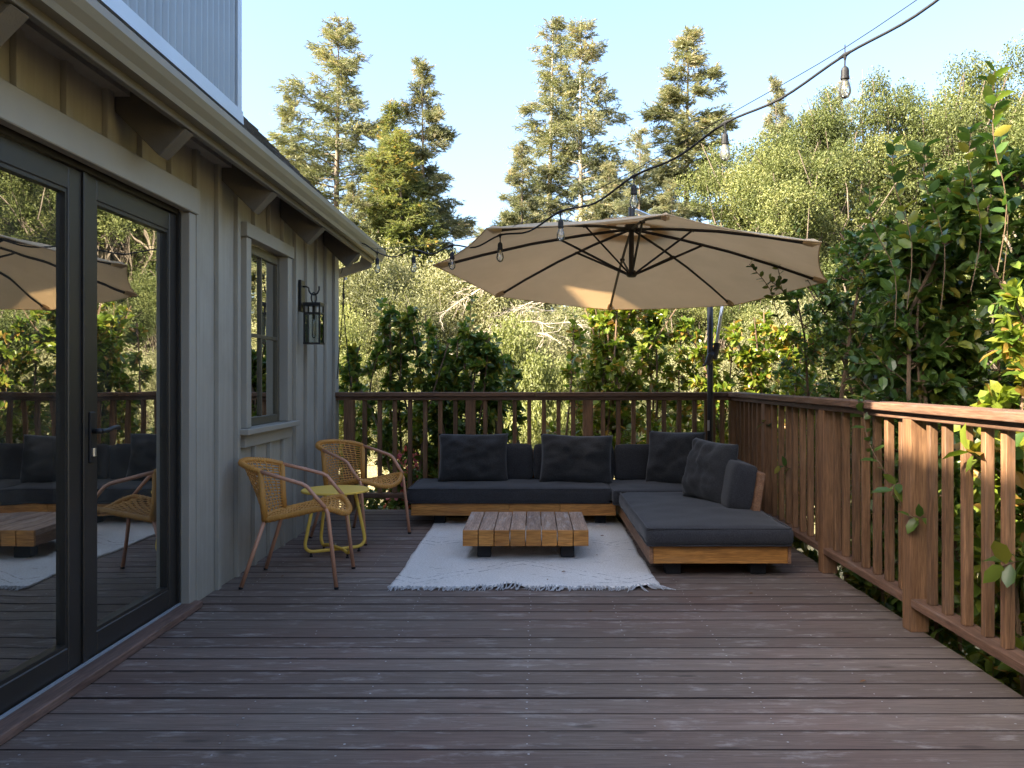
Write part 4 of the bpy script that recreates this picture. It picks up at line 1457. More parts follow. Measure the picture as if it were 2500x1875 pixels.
# ------------------------------------------------------------------ lantern, cords, floodlight
def lantern():
    l = empty('wall_lantern', (-1.70, 6.40, 1.46))
    tag(l, 'black glass wall lantern hanging from a hook by the window', 'lantern')
    X0, X1, Y0, Y1, Z0, Z1 = -1.738, -1.612, 6.335, 6.461, 1.466, 1.768
    MB().box(-1.7795, -1.757, 6.345, 6.455, 1.70, 1.94).build('back_plate', M['black'], l, bevel=0.003)
    f = MB()
    w = 0.012
    for x in (X0, X1 - w):
        for y in (Y0, Y1 - w): f.box(x, x + w, y, y + w, Z0, Z1 - 0.022)
    f.box(X0 - .004, X1 + .004, Y0 - .004, Y1 + .004, Z1 - 0.0215, Z1)
    f.box(X0 - .002, X1 + .002, Y0 - .002, Y1 + .002, Z0 - 0.012, Z0 - 0.0005)
    for z in (Z1 - 0.085,):
        f.box(X0 + w, X1 - w, Y0 + .001, Y0 + w - .001, z, z + 0.011); f.box(X0 + w, X1 - w, Y1 - w + .001, Y1 - .001, z, z + 0.011)
        f.box(X0 + .001, X0 + w - .001, Y0 + w, Y1 - w, z, z + 0.011); f.box(X1 - w + .001, X1 - .001, Y0 + w, Y1 - w, z, z + 0.011)
    f.build('cage', M['black'], l)
    g = MB()
    g.box(X0 + .012, X1 - .012, Y0 + 0.004, Y0 + 0.007, Z0, Z1 - 0.087); g.box(X0 + .012, X1 - .012, Y1 - 0.007, Y1 - 0.004, Z0, Z1 - 0.087)
    g.build('pane', M['lglass'], l)
    g = MB()
    g.box(X0 + 0.004, X0 + 0.007, Y0 + .012, Y1 - .012, Z0, Z1 - 0.087); g.box(X1 - 0.007, X1 - 0.004, Y0 + .012, Y1 - .012, Z0, Z1 - 0.087)
    g.build('pane', M['lglass'], l)
    cx, cy = (X0 + X1) / 2, (Y0 + Y1) / 2
    MB().lathe([(0.012, Z1 - 0.12), (0.013, Z1 - 0.022)], (cx, cy), 10).build('lamp_holder', M['black'], l)
    b = MB().lathe([(0.010, Z1 - 0.121), (0.015, Z1 - 0.14), (0.016, Z1 - 0.25), (0.008, Z1 - 0.268)], (cx, cy), 12).build('bulb', M['bulb'], l, smooth=True)
    MB().tube([(cx - .005, cy, Z1 - .14), (cx - .005, cy, Z1 - .245), (cx + .005, cy, Z1 - .245), (cx + .005, cy, Z1 - .14)], 0.0016, 5).build('filament', M['brass'], b)
    MB().tube([(-1.758, cy, 1.893), (cx - 0.055, cy, 1.893), (cx - 0.040, cy, 1.882), (cx - 0.036, cy, 1.86), (cx - 0.025, cy, 1.84), (cx, cy, 1.830), (cx + 0.027, cy, 1.842), (cx + 0.040, cy, 1.868), (cx + 0.040, cy, 1.895)], 0.0065, 8).build('hook_arm', M['black'], l)
    ring = [(cx + 0.012 * math.cos(a), cy + 0.026 * math.cos(a) , 1.807 + 0.040 * math.sin(a)) for a in [2 * math.pi * k / 16 for k in range(16)]]
    MB().tube(ring, 0.0055, 8, closed=True).build('ring', M['black'], l, smooth=True)


lantern()


def eave_things():
    f = empty('floodlight', (-1.62, 7.35, 2.3))
    tag(f, 'small black outdoor spotlight fixed under the eave at the house corner', 'spotlight')
    p = Vector((-1.63, 7.33, 2.30))
    MB().tube([p, p + Vector((0.03, -0.02, -0.02)), p + Vector((0.085, -0.05, -0.055))], [0.034, 0.045, 0.052], 14).build('lamp_head', M['black'], f, smooth=True)
    MB().tube([p + Vector((0.084, -0.0495, -0.0545)), p + Vector((0.087, -0.051, -0.0565))], 0.043, 14).build('lens', M['bronze'], f)
    MB().tube([p, (-1.66, 7.38, 2.42)], 0.012, 8).build('bracket', M['black'], f)
    c = empty('tie_down_cord', (-1.66, 7.45, 1.07))
    tag(c, 'thin black cord with a cleat hanging from the eave corner to the railing', 'cord')
    top = at(840, 676, 7.42)
    MB().tube(catmull([at(862, 594, 7.18), at(846, 612, 7.25), at(841, 640, 7.35), at(832, 668, 7.42)], 5), 0.003, 6).build('upper_loop', M['rubber'], c)
    MB().tube([top, at(838, 722, 7.43)], 0.0065, 6).build('doubled_cord', M['rubber'], c)
    MB().tube([at(838, 722, 7.43), at(836, 760, 7.44), at(823, 925, 7.46)], 0.0042, 5).build('cord_strand', M['rubber'], c)
    MB().tube([at(838, 722, 7.43), at(839, 760, 7.44), at(857, 950, 7.48)], 0.0042, 5).build('cord_strand', M['rubber'], c)
    MB().tube([at(837, 716, 7.42), at(838.5, 718, 7.42), at(840, 730, 7.42)], [0.008, 0.012, 0.008], 8).build('cleat', M['rubber'], c)
    MB().lathe([(0.014, 2.058), (0.014, 2.082)], (at(845, 645, 7.4).x, 7.38), 12).build('screw_eye', M['silver'], c)


eave_things()


# ------------------------------------------------------------------ fallen leaves
def fallen(px, py, label, s=0.03, z=0.004, rz=0.5, lit=False):
    Y = (H - z) * F / (py - CY)
    p = at(px, py, Y)
    mb = MB()
    mb.v = [(-s, 0, 0.0), (-s * .3, s * .45, .25 * s), (s * .4, s * .4, .35 * s), (s, 0, .12 * s), (s * .4, -s * .35, .3 * s), (-s * .3, -s * .4, .2 * s), (0, 0, 0.02 * s)]
    mb.f = [(0, 6, 1), (1, 6, 2), (2, 6, 3), (3, 6, 4), (4, 6, 5), (5, 6, 0)]
    o = mb.build('fallen_leaf', M['dry'])
    o.location = p; o.rotation_euler = (0, 0, rz)
    tag(o, label, 'leaf', 'dry leaves lying about')


fallen(1376, 1396, 'dark curled leaf on the rug in front of the coffee table', 0.016, 0.018)
fallen(1337, 1415, 'tiny brown leaf on the rug closest to the fringe', 0.011, 0.018, 1.4)
fallen(1470, 1308, 'dark leaf scrap on the rug beside the chaise', 0.016, 0.018, 0.2)
fallen(1457, 1355, 'small tan leaf on the rug right of the coffee table', 0.010, 0.018, 2.2)
fallen(1441, 1493, 'orange leaf fragment lying in a deck gap in front of the rug', 0.013, 0.003, 0.1)
fallen(2107, 1664, 'brown dry leaf on bare boards near the right railing', 0.016, 0.003, 0.3)
fallen(690, 1407, 'small dark leaf on the deck under the nearest chair', 0.012, 0.003, 1.0)
fallen(1833, 1449, 'small black leaf on the boards in front of the chaise', 0.014, 0.003, 0.0)

# ------------------------------------------------------------------ vegetation templates
LEAF = np.array([(0, 0, 0), (0.32, 0, -0.015), (0.68, 0, -0.02), (1.0, 0, -0.10),
                 (0.28, 0.25, 0.06), (0.68, 0.235, 0.05), (0.28, -0.25, 0.06), (0.68, -0.235, 0.05)], dtype=float)
LEAF_F = [(0, 1, 4), (0, 6, 1), (1, 2, 5, 4), (6, 7, 2, 1), (2, 3, 5), (7, 3, 2)]


def oak_cluster(seed, n=7, rad=0.17, ls=0.10, lw=0.055):
    rng = np.random.default_rng(seed)
    vs_, fs = [], []
    for k in range(n):
        c = rng.normal(size=3) * rad * 0.55
        fr = frames(rng.normal(size=(1, 3)), rng)[0]
        q = np.array([(0, 0, 0), (ls * .5, lw * .5, .012), (ls, 0, 0), (ls * .5, -lw * .5, .012)]) @ fr.T + c
        b = len(vs_)
        vs_ += list(q); fs.append((b, b + 1, b + 2, b + 3))
    return np.array(vs_), fs


def fir_spray(seed, n=15, L=0.42, w=0.017):
    """a twig with thin needle tufts along x, drooping a little"""
    rng = np.random.default_rng(seed)
    vs_, fs = [], []
    for k in range(n):
        f = k / (n - 1)
        base = np.array([L * 0.8 * f, 0, -0.06 * f * f])
        d = np.array([0.7, rng.uniform(-1.0, 1.0), rng.uniform(-0.5, 0.35)])
        d /= np.linalg.norm(d)
        ln = L * rng.uniform(0.30, 0.55) * (1 - 0.35 * f)
        s = np.cross(d, rng.normal(size=3)); s /= np.linalg.norm(s)
        b = len(vs_)
        vs_ += [base - s * w, base + s * w, base + d * ln]
        fs.append((b, b + 1, b + 2))
    return np.array(vs_), fs


def quad_mesh(name, tmpl, faces, pos, rot, sc, rnd):
    return np_mesh(name, scatter(tmpl, pos, rot, sc), faces, len(tmpl), rnd)


# ------------------------------------------------------------------ conifers
def conifer_mesh(seed, Ht, rad, base=0.12, dens=1.0, spray=0.42, droop=0.25, clump=1.0, irregular=0.3, shape=0.8):
    """trunk + branch mesh and needle mesh of a fir standing at the origin"""
    rng = np.random.default_rng(seed)
    tr = MB()
    lean = rng.normal(size=2) * 0.012 * Ht
    def axis(t):
        return np.array([lean[0] * t * t + 0.02 * Ht * 0.3 * math.sin(3 * t + seed), lean[1] * t * t, Ht * t])
    ts = np.linspace(0, 1, 12)
    r0 = 0.0125 * Ht
    tr.tube([axis(t) - np.array([0, 0, 0.6 if t == 0 else 0]) for t in ts], [max(0.02, r0 * (1 - t) ** 0.9) for t in ts], 7)
    P, D, RN, S = [], [], [], []
    nb = int(Ht * 7.5 * dens)
    for i in range(nb):
        t = base + (1 - base) * ((i + rng.uniform(0, 1)) / nb) ** 0.9
        if t > 0.995: continue
        prof = ((1 - t) ** shape) * (0.55 + 0.45 * min(1.0, (t - base) / 0.16 + 0.3))
        Lb = rad * prof * (1 - irregular + irregular * 1.6 * rng.random()) + 0.18
        az = rng.uniform(0, 2 * math.pi)
        el = 0.45 * t + 0.05 - 0.15 * (1 - t)
        d0 = np.array([math.cos(az) * math.cos(el), math.sin(az) * math.cos(el), math.sin(el)])
        p0 = axis(t)
        m = 5
        pts = []
        for k in range(m + 1):
            f = k / m
            p = p0 + d0 * Lb * f + np.array([0, 0, -droop * Lb * f * f * (1 - 0.6 * t) + 0.10 * Lb * f ** 3])
            p = p + rng.normal(size=3) * 0.02 * Lb * f
            pts.append(p)
        if Lb > 0.3:
            tr.tube(pts, [max(0.006, 0.013 * Lb * (1 - 0.85 * k / m)) for k in range(m + 1)], 4, cap=False)
        pts = np.array(pts)
        hue = rng.uniform(-0.2, 0.2)
        # clumps along the branch
        nc = max(4, int(Lb * 7.0 * clump))
        for c in range(nc):
            f = 1 - (rng.random() ** 1.5) * 0.80
            if rng.random() < 0.12: continue
            x = f * m; i0 = min(int(x), m - 1)
            pc = pts[i0] + (pts[i0 + 1] - pts[i0]) * (x - i0)
            side = np.cross(d0, [0, 0, 1]); side /= max(np.linalg.norm(side), 1e-6)
            off = side * rng.normal() * 0.22 * Lb * (1 - 0.45 * f) * 0.8
            ns = rng.integers(8, 14)
            for s in range(ns):
                q = pc + off * rng.uniform(0.3, 1.1) + rng.normal(size=3) * np.array([0.13, 0.13, 0.09]) * (0.6 + 0.25 * Lb)
                dd = d0 * 0.8 + (off / (np.linalg.norm(off) + 1e-6)) * 0.7 + rng.normal(size=3) * 0.45 + np.array([0, 0, -0.12])
                P.append(q); D.append(dd)
                RN.append(min(1, max(0, 0.42 + hue + rng.normal() * 0.2 + 0.18 * (f - 0.5) + (0.25 if t > 0.8 else 0) * rng.random())))
                S.append(rng.uniform(0.6, 1.15) * (0.75 + 0.25 * (1 - t)))
    # leader
    for s in range(50):
        t = rng.uniform(0.93, 1.0)
        P.append(axis(t) + rng.normal(size=3) * 0.06); D.append(np.array([rng.normal() * .6, rng.normal() * .6, 0.8])); RN.append(rng.uniform(.4, 1)); S.append(rng.uniform(.45, .8))
    P = np.array(P); D = np.array(D); S = np.array(S) * spray / 0.42 * 1.12
    tm, fc = fir_spray(seed)
    me = quad_mesh('needles', tm, fc, P, frames(D, rng, (0, 0, 1), 0.5), S, RN)
    return tr.mesh('trunk', smooth=True), me


FIR = {}


def fir_tree(kind, px, py_top, Y, label, sc_w=1.0, rz=0.0, mat='fir', group='tall firs on the hillside', bark='bark'):
    """place so that the apex shows at pixel px, py_top"""
    apex = at(px, py_top, Y)
    gz = ground_z(apex.x, Y) - 0.1
    if kind not in FIR:
        FIR[kind] = conifer_mesh(**FIRK[kind])
    Ht = FIRK[kind]['Ht']
    s = (apex.z - gz) / Ht
    t = empty('fir_tree', (apex.x, Y, gz))
    t.rotation_euler = (0, 0, rz)
    t.scale = (s * sc_w, s * sc_w, s)
    tag(t, label, 'tree', group)
    tk, nd = FIR[kind]
    a = bpy.data.objects.new('trunk', tk); col.objects.link(a); a.parent = t
    if not tk.materials: tk.materials.append(M[bark])
    b = bpy.data.objects.new('crown', nd); col.objects.link(b); b.parent = t
    if not nd.materials: nd.materials.append(M[mat])
    b.material_slots[0].link = 'OBJECT'; b.material_slots[0].material = M[mat]
    a.material_slots[0].link = 'OBJECT'; a.material_slots[0].material = M[bark]
    b['kind'] = 'stuff'


FIRK = {
    'wide': dict(seed=11, Ht=15.0, rad=3.3, base=0.22, dens=0.80, droop=0.10, clump=1.0, irregular=0.5, shape=0.62),
    'wide2': dict(seed=23, Ht=14.0, rad=2.9, base=0.14, dens=0.85, droop=0.18, clump=1.05, irregular=0.45, shape=0.7),
    'thin': dict(seed=37, Ht=15.0, rad=1.9, base=0.15, dens=0.75, droop=0.25, clump=0.9, irregular=0.6, shape=0.55),
    'dense': dict(seed=41, Ht=13.0, rad=2.9, base=0.08, dens=1.15, droop=0.25, clump=1.2, irregular=0.35, shape=0.85),
    'cedar': dict(seed=59, Ht=9.0, rad=1.2, base=0.03, dens=1.7, droop=0.05, clump=1.6, irregular=0.4, shape=0.7, spray=0.34),
}

fir_tree('wide', 823, 42, 29, 'tall open fir with a pale trunk, first from the house roof', 1.15, 0.4)
fir_tree('wide2', 712, 236, 32, 'shorter fir whose top shows just above the roof edge', 0.85, 2.1)
fir_tree('dense', 1038, 152, 30, 'dark fir with a pointed top, second tall one from the house', 0.98, 1.0)
fir_tree('cedar', 962, 255, 28, 'narrow young conifer left of the dark pointed fir', 0.9, 0.0, 'firg')
fir_tree('cedar', 990, 330, 26, 'short green conifer with orange patches below the dark fir', 1.3, 1.3, 'firg')
fir_tree('cedar', 925, 380, 26, 'low green conifer beside the bare trunk of the first fir', 1.1, 2.3, 'firg')
fir_tree('thin', 1337, 55, 31, 'thin sparse fir, left of the middle pair', 1.1, 0.6, 'fir', bark='pale_bark')
fir_tree('wide', 1416, 58, 30, 'full fir with a pale trunk, right of the middle pair', 1.0, 3.6, 'fir', bark='pale_bark')
fir_tree('dense', 1272, 352, 27, 'low bushy fir at the foot of the middle pair', 0.9, 2.2)
fir_tree('dense', 1671, 70, 32, 'broad grey green fir standing alone behind the umbrella', 1.25, 4.0)
fir_tree('wide2', 1560, 320, 27, 'half height fir between the middle pair and the lone fir', 0.8, 5.0)
fir_tree('dense', 1901, 190, 30, 'fir tip rising behind the oaks under the cord', 0.75, 0.2)
fir_tree('wide2', 1175, 560, 25, 'lowest fir filling the gap left of the umbrella', 1.0, 0.8)
fir_tree('thin', 2060, 190, 34, 'sparse fir top showing behind the oaks by the last bulb', 0.8, 1.9)
fir_tree('wide2', 868, 455, 25, 'mid height fir in front of the bare trunk of the first fir', 1.1, 3.3)
fir_tree('dense', 1490, 395, 28, 'mid height fir filling in right of the middle pair', 0.95, 5.4)
fir_tree('wide2', 1640, 440, 26, 'low fir at the foot of the lone fir behind the umbrella', 1.1, 1.1)
fir_tree('wide', 640, 420, 26, 'fir half hidden by the eave end', 1.0, 1.9)


# ------------------------------------------------------------------ broadleaf trees
OAK_T, OAK_F = oak_cluster(5)
BR_T, BR_F = oak_cluster(6, 7, 0.16, 0.085, 0.030)


def broad_mesh(seed, Ht, rad, lumps, per, tmpl=OAK_T, tf=OAK_F, trunk_h=0.3, flat=0.9, cs=1.0, lr=(0.24, 0.42)):
    rng = np.random.default_rng(seed)
    lr_rng = lr
    tr = MB()
    base = np.array([0, 0, -0.4])
    top = np.array([rng.normal() * .1 * rad, rng.normal() * .1 * rad, Ht * trunk_h])
    tr.tube([base, base * .4 + top * .6 + rng.normal(size=3) * .06, top], [0.026 * Ht, 0.02 * Ht, 0.017 * Ht], 8)
    P, RN, D = [], [], []
    zc = Ht * (0.5 + trunk_h * 0.35)
    for l in range(lumps):
        v = rng.normal(size=3); v /= np.linalg.norm(v)
        r = rng.uniform(0.35, 0.92)
        c = np.array([v[0] * rad * r, v[1] * rad * r, zc + v[2] * (Ht - zc) * r * flat])
        lr = rad * rng.uniform(*lr_rng)
        c[2] = max(c[2], lr * .5)
        c[2] = min(c[2], Ht - lr * 0.6)
        mid = (top + c) / 2 + rng.normal(size=3) * .12 * rad
        tr.tube([np.array(q) for q in catmull([top * .8 + base * .2 if rng.random() < .4 else top, mid, mid * .4 + c * .6 + rng.normal(size=3) * .1 * rad, c], 2)], list(np.linspace(0.0048, 0.0010, 7) * Ht), 5, cap=False)
        for s in range(3):
            e = c + rng.normal(size=3) * lr * .6
            tr.tube([mid, (mid + e) / 2 + rng.normal(size=3) * .05 * rad, e], [0.004 * Ht, 0.003 * Ht, 0.0012 * Ht], 4, cap=False)
        n = int(per * (lr / (0.33 * rad)) ** 2)
        d = rng.normal(size=(n, 3)); d /= np.linalg.norm(d, axis=1, keepdims=True)
        rr = lr * (rng.random(n) ** 0.45) * (1 + 0.22 * np.array([noise.noise(tuple(q * 2.2 + l)) for q in d]))
        p = c + d * rr[:, None] * np.array([1, 1, 0.8])
        keep = p[:, 2] > 0.02 * Ht
        p = p[keep]
        P.append(p); D.append(d[keep])
        RN.append(np.clip(0.42 + rng.normal() * 0.17 + rng.normal(size=len(p)) * 0.16 + 0.1 * d[keep][:, 2], 0, 1))
    P = np.concatenate(P); RN = np.concatenate(RN); D = np.concatenate(D)
    sc = rng.uniform(0.7, 1.25, len(P)) * cs
    me = quad_mesh('leaves', tmpl, tf, P, frames(rng.normal(size=P.shape), rng), sc, RN)
    return tr.mesh('trunk', smooth=True), me


BROAD = {}
BRK = {
    'oak_a': dict(seed=71, Ht=8.0, rad=3.2, lumps=64, per=950, cs=0.56, lr=(0.13, 0.28)),
    'oak_b': dict(seed=83, Ht=8.0, rad=2.8, lumps=56, per=950, cs=0.56, lr=(0.14, 0.29)),
    'brush_a': dict(seed=91, Ht=4.0, rad=2.2, lumps=24, per=430, cs=0.82, tmpl=BR_T, tf=BR_F, trunk_h=0.15),
    'brush_b': dict(seed=97, Ht=4.0, rad=2.0, lumps=22, per=430, cs=0.82, tmpl=BR_T, tf=BR_F, trunk_h=0.2),
    'shrub': dict(seed=101, Ht=2.6, rad=1.35, lumps=26, per=360, tmpl=OAK_T, tf=OAK_F, trunk_h=0.12, cs=0.62),
}


def broad(kind, x, Y, top_z, width, label, name, mat, group, rz=0.0, bark='bark'):
    if kind not in BROAD: BROAD[kind] = broad_mesh(**BRK[kind])
    gz = ground_z(x, Y) - 0.05
    Ht, rad = BRK[kind]['Ht'], BRK[kind]['rad']
    t = empty(name, (x, Y, gz))
    t.rotation_euler = (0, 0, rz)
    t.scale = (width / (2 * rad), width / (2 * rad), (top_z - gz) / Ht)
    tag(t, label, 'tree' if 'tree' in name else 'shrub', group)
    tk, lv = BROAD[kind]
    if not tk.materials: tk.materials.append(M[bark])
    if not lv.materials: lv.materials.append(M[mat])
    a = bpy.data.objects.new('trunk', tk); col.objects.link(a); a.parent = t
    b = bpy.data.objects.new('crown', lv); col.objects.link(b); b.parent = t
    b.material_slots[0].link = 'OBJECT'; b.material_slots[0].material = M[mat]
    a.material_slots[0].link = 'OBJECT'; a.material_slots[0].material = M[bark]
    b['kind'] = 'stuff'


def broad_px(kind, px, py, Y, wpx, label, name, mat, group, rz=0.0, bark='bark'):
    p = at(px, py, Y)
    broad(kind, p.x, Y, p.z, wpx * Y / F, label, name, mat, group, rz, bark)


OAKS = 'live oaks right of the umbrella'
broad_px('oak_a', 1930, 215, 19.0, 620, 'wide yellow green oak directly above the umbrella right edge', 'oak_tree', 'oak', OAKS, 0.3)
broad_px('oak_b', 2090, 150, 20.5, 480, 'rounded oak below the last hanging bulb', 'oak_tree', 'oak', OAKS, 1.7)
broad_px('oak_a', 2340, 60, 21.0, 620, 'tallest oak at the upper right behind the leafy shoots', 'oak_tree', 'oak', OAKS, 3.1)
broad_px('oak_b', 2540, 190, 18.0, 560, 'oak cut by the right edge of the picture', 'oak_tree', 'oak', OAKS, 4.4)
broad_px('oak_b', 2200, 520, 14.5, 560, 'lower oak just behind the right hand camellia', 'oak_tree', 'oak', OAKS, 5.0)
broad_px('oak_a', 1750, 560, 17.0, 420, 'dull green oak behind the umbrella pole', 'oak_tree', 'oak', OAKS, 0.9)
BRG = 'pale brush on the hillside'
broad_px('brush_a', 905, 530, 19.5, 460, 'grey green brush thicket under the bulbs by the eave', 'brush_shrub', 'brush', BRG, 0.2)
broad_px('brush_b', 1110, 570, 18.5, 460, 'pale brush thicket left of the umbrella tip', 'brush_shrub', 'brush', BRG, 1.2, 'pale_bark')
broad_px('brush_a', 1330, 690, 17.5, 420, 'pale twiggy brush below the umbrella, left of the lit tip', 'brush_shrub', 'brush', BRG, 2.6, 'pale_bark')
broad_px('brush_b', 1520, 640, 20.0, 420, 'brush thicket hidden behind the umbrella centre', 'brush_shrub', 'brush', BRG, 4.0)
broad_px('brush_a', 1010, 770, 14.5, 300, 'darker brush behind the left camellias', 'brush_shrub', 'brush', BRG, 5.1)
broad_px('brush_b', 840, 700, 15.0, 300, 'yellow green brush against the house corner', 'brush_shrub', 'shrub', BRG, 3.4)
broad_px('brush_b', 1700, 800, 15.0, 320, 'brush behind the umbrella pole at rail height', 'brush_shrub', 'brush', BRG, 0.7)
broad_px('brush_a', 1960, 640, 15.5, 420, 'brush between the umbrella edge and the camellia', 'brush_shrub', 'brush', BRG, 2.0)
broad_px('brush_a', 700, 560, 21.0, 420, 'brush hidden by the house corner', 'brush_shrub', 'brush', BRG, 2.9)
broad_px('shrub', 1262, 800, 12.5, 300, 'round light green shrub behind the middle of the far railing', 'round_shrub', 'shrub', 'light green shrubs below the deck', 0.4)
broad_px('shrub', 1370, 900, 12.0, 200, 'low light green shrub right of the round one', 'round_shrub', 'shrub', 'light green shrubs below the deck', 2.4)
broad_px('shrub', 1130, 905, 12.0, 200, 'low light green shrub left of the round one', 'round_shrub', 'shrub', 'light green shrubs below the deck', 4.4)
# trees on the open side, seen in the glass and past the railing
SIDE = 'trees beside the deck mirrored in the glass'
for i, (x, y, z, w, k, lab) in enumerate((
        (7.5, 11.5, 5.6, 5.0, 'oak_b', 'oak beyond the right railing mirrored in the right door leaf'),
        (9.5, 8.0, 6.8, 5.5, 'oak_a', 'large oak beyond the right railing mirrored high in the doors'),
        (8.0, 4.5, 5.2, 5.0, 'oak_b', 'oak right of the deck, out of view beside the camera'),
        (12.5, 14.5, 7.5, 6.0, 'oak_a', 'far oak mirrored in the small window'))):
    broad(k, x, y, z, w, lab, 'oak_tree', 'oak', SIDE, i * 1.3)
for i, (x, y, z, w) in enumerate(((-10.2, 3.0, 3.2, 3.5), (-10.6, 6.2, 3.4, 3.8))):
    broad('brush_a', x, y, z, w, ('shrub seen through the left rear window', 'shrub seen through the right rear window')[i], 'brush_shrub', 'shrub', 'shrubs behind the house', i)


# dead pale branches on the slope
def dead_branches():
    rng = random.Random(12)
    spots = [(1160, 880, 13.6, 130, 'bare grey dead branch lying in the brush above the far railing'),
             (1330, 800, 15.5, 120, 'bleached dead branch below the left umbrella edge'),
             (1180, 700, 16.5, 150, 'twiggy bleached branch left of the umbrella'),
             (1300, 745, 16.0, 140, 'forked dead branch just under the umbrella rim')]
    for px, py, Y, w, lab in spots:
        p = at(px, py, Y)
        t = empty('dead_branch', tuple(p))
        tag(t, lab, 'branch', 'dead branches in the brush')
        mb = MB()
        W = w * Y / F
        def grow(a, d, ln, r, lev):
            pts = [a]
            q = a.copy(); dd = d.copy()
            for k in range(5):
                dd = (dd + Vector((rng.uniform(-.3, .3), rng.uniform(-.3, .3), rng.uniform(-.3, .22)))).normalized()
                q = q + dd * ln / 5
                pts.append(q.copy())
                if lev < 3 and rng.random() < 0.9:
                    grow(q.copy(), (dd + Vector((rng.uniform(-.9, .9), rng.uniform(-.6, .6), rng.uniform(-.8, .6)))).normalized(), ln * rng.uniform(.35, .6), r * .55, lev + 1)
            mb.tube(pts, [r * (1 - 0.7 * k / 5) for k in range(6)], 4, cap=False)
        s = rng.choice((-1, 1))
        grow(p + Vector((-s * W * .5, 0, 0.1)), Vector((s, 0, -.05)), W, 0.016, 0)
        grow(p + Vector((-s * W * .4, .1, -0.1)), Vector((s, .1, .2)), W * .7, 0.012, 1)
        mb.build('branch', M['pale_bark'], t)


dead_branches()


# ------------------------------------------------------------------ camellias (large single leaves)
def in_frame(P):
    x = CX + F * P[:, 0] / np.maximum(P[:, 1], .1)
    y = CY - F * (P[:, 2] - H) / np.maximum(P[:, 1], .1)
    return (x > -20) & (x < 2520) & (y > -20) & (y < 1895) & (P[:, 1] > 0.3)


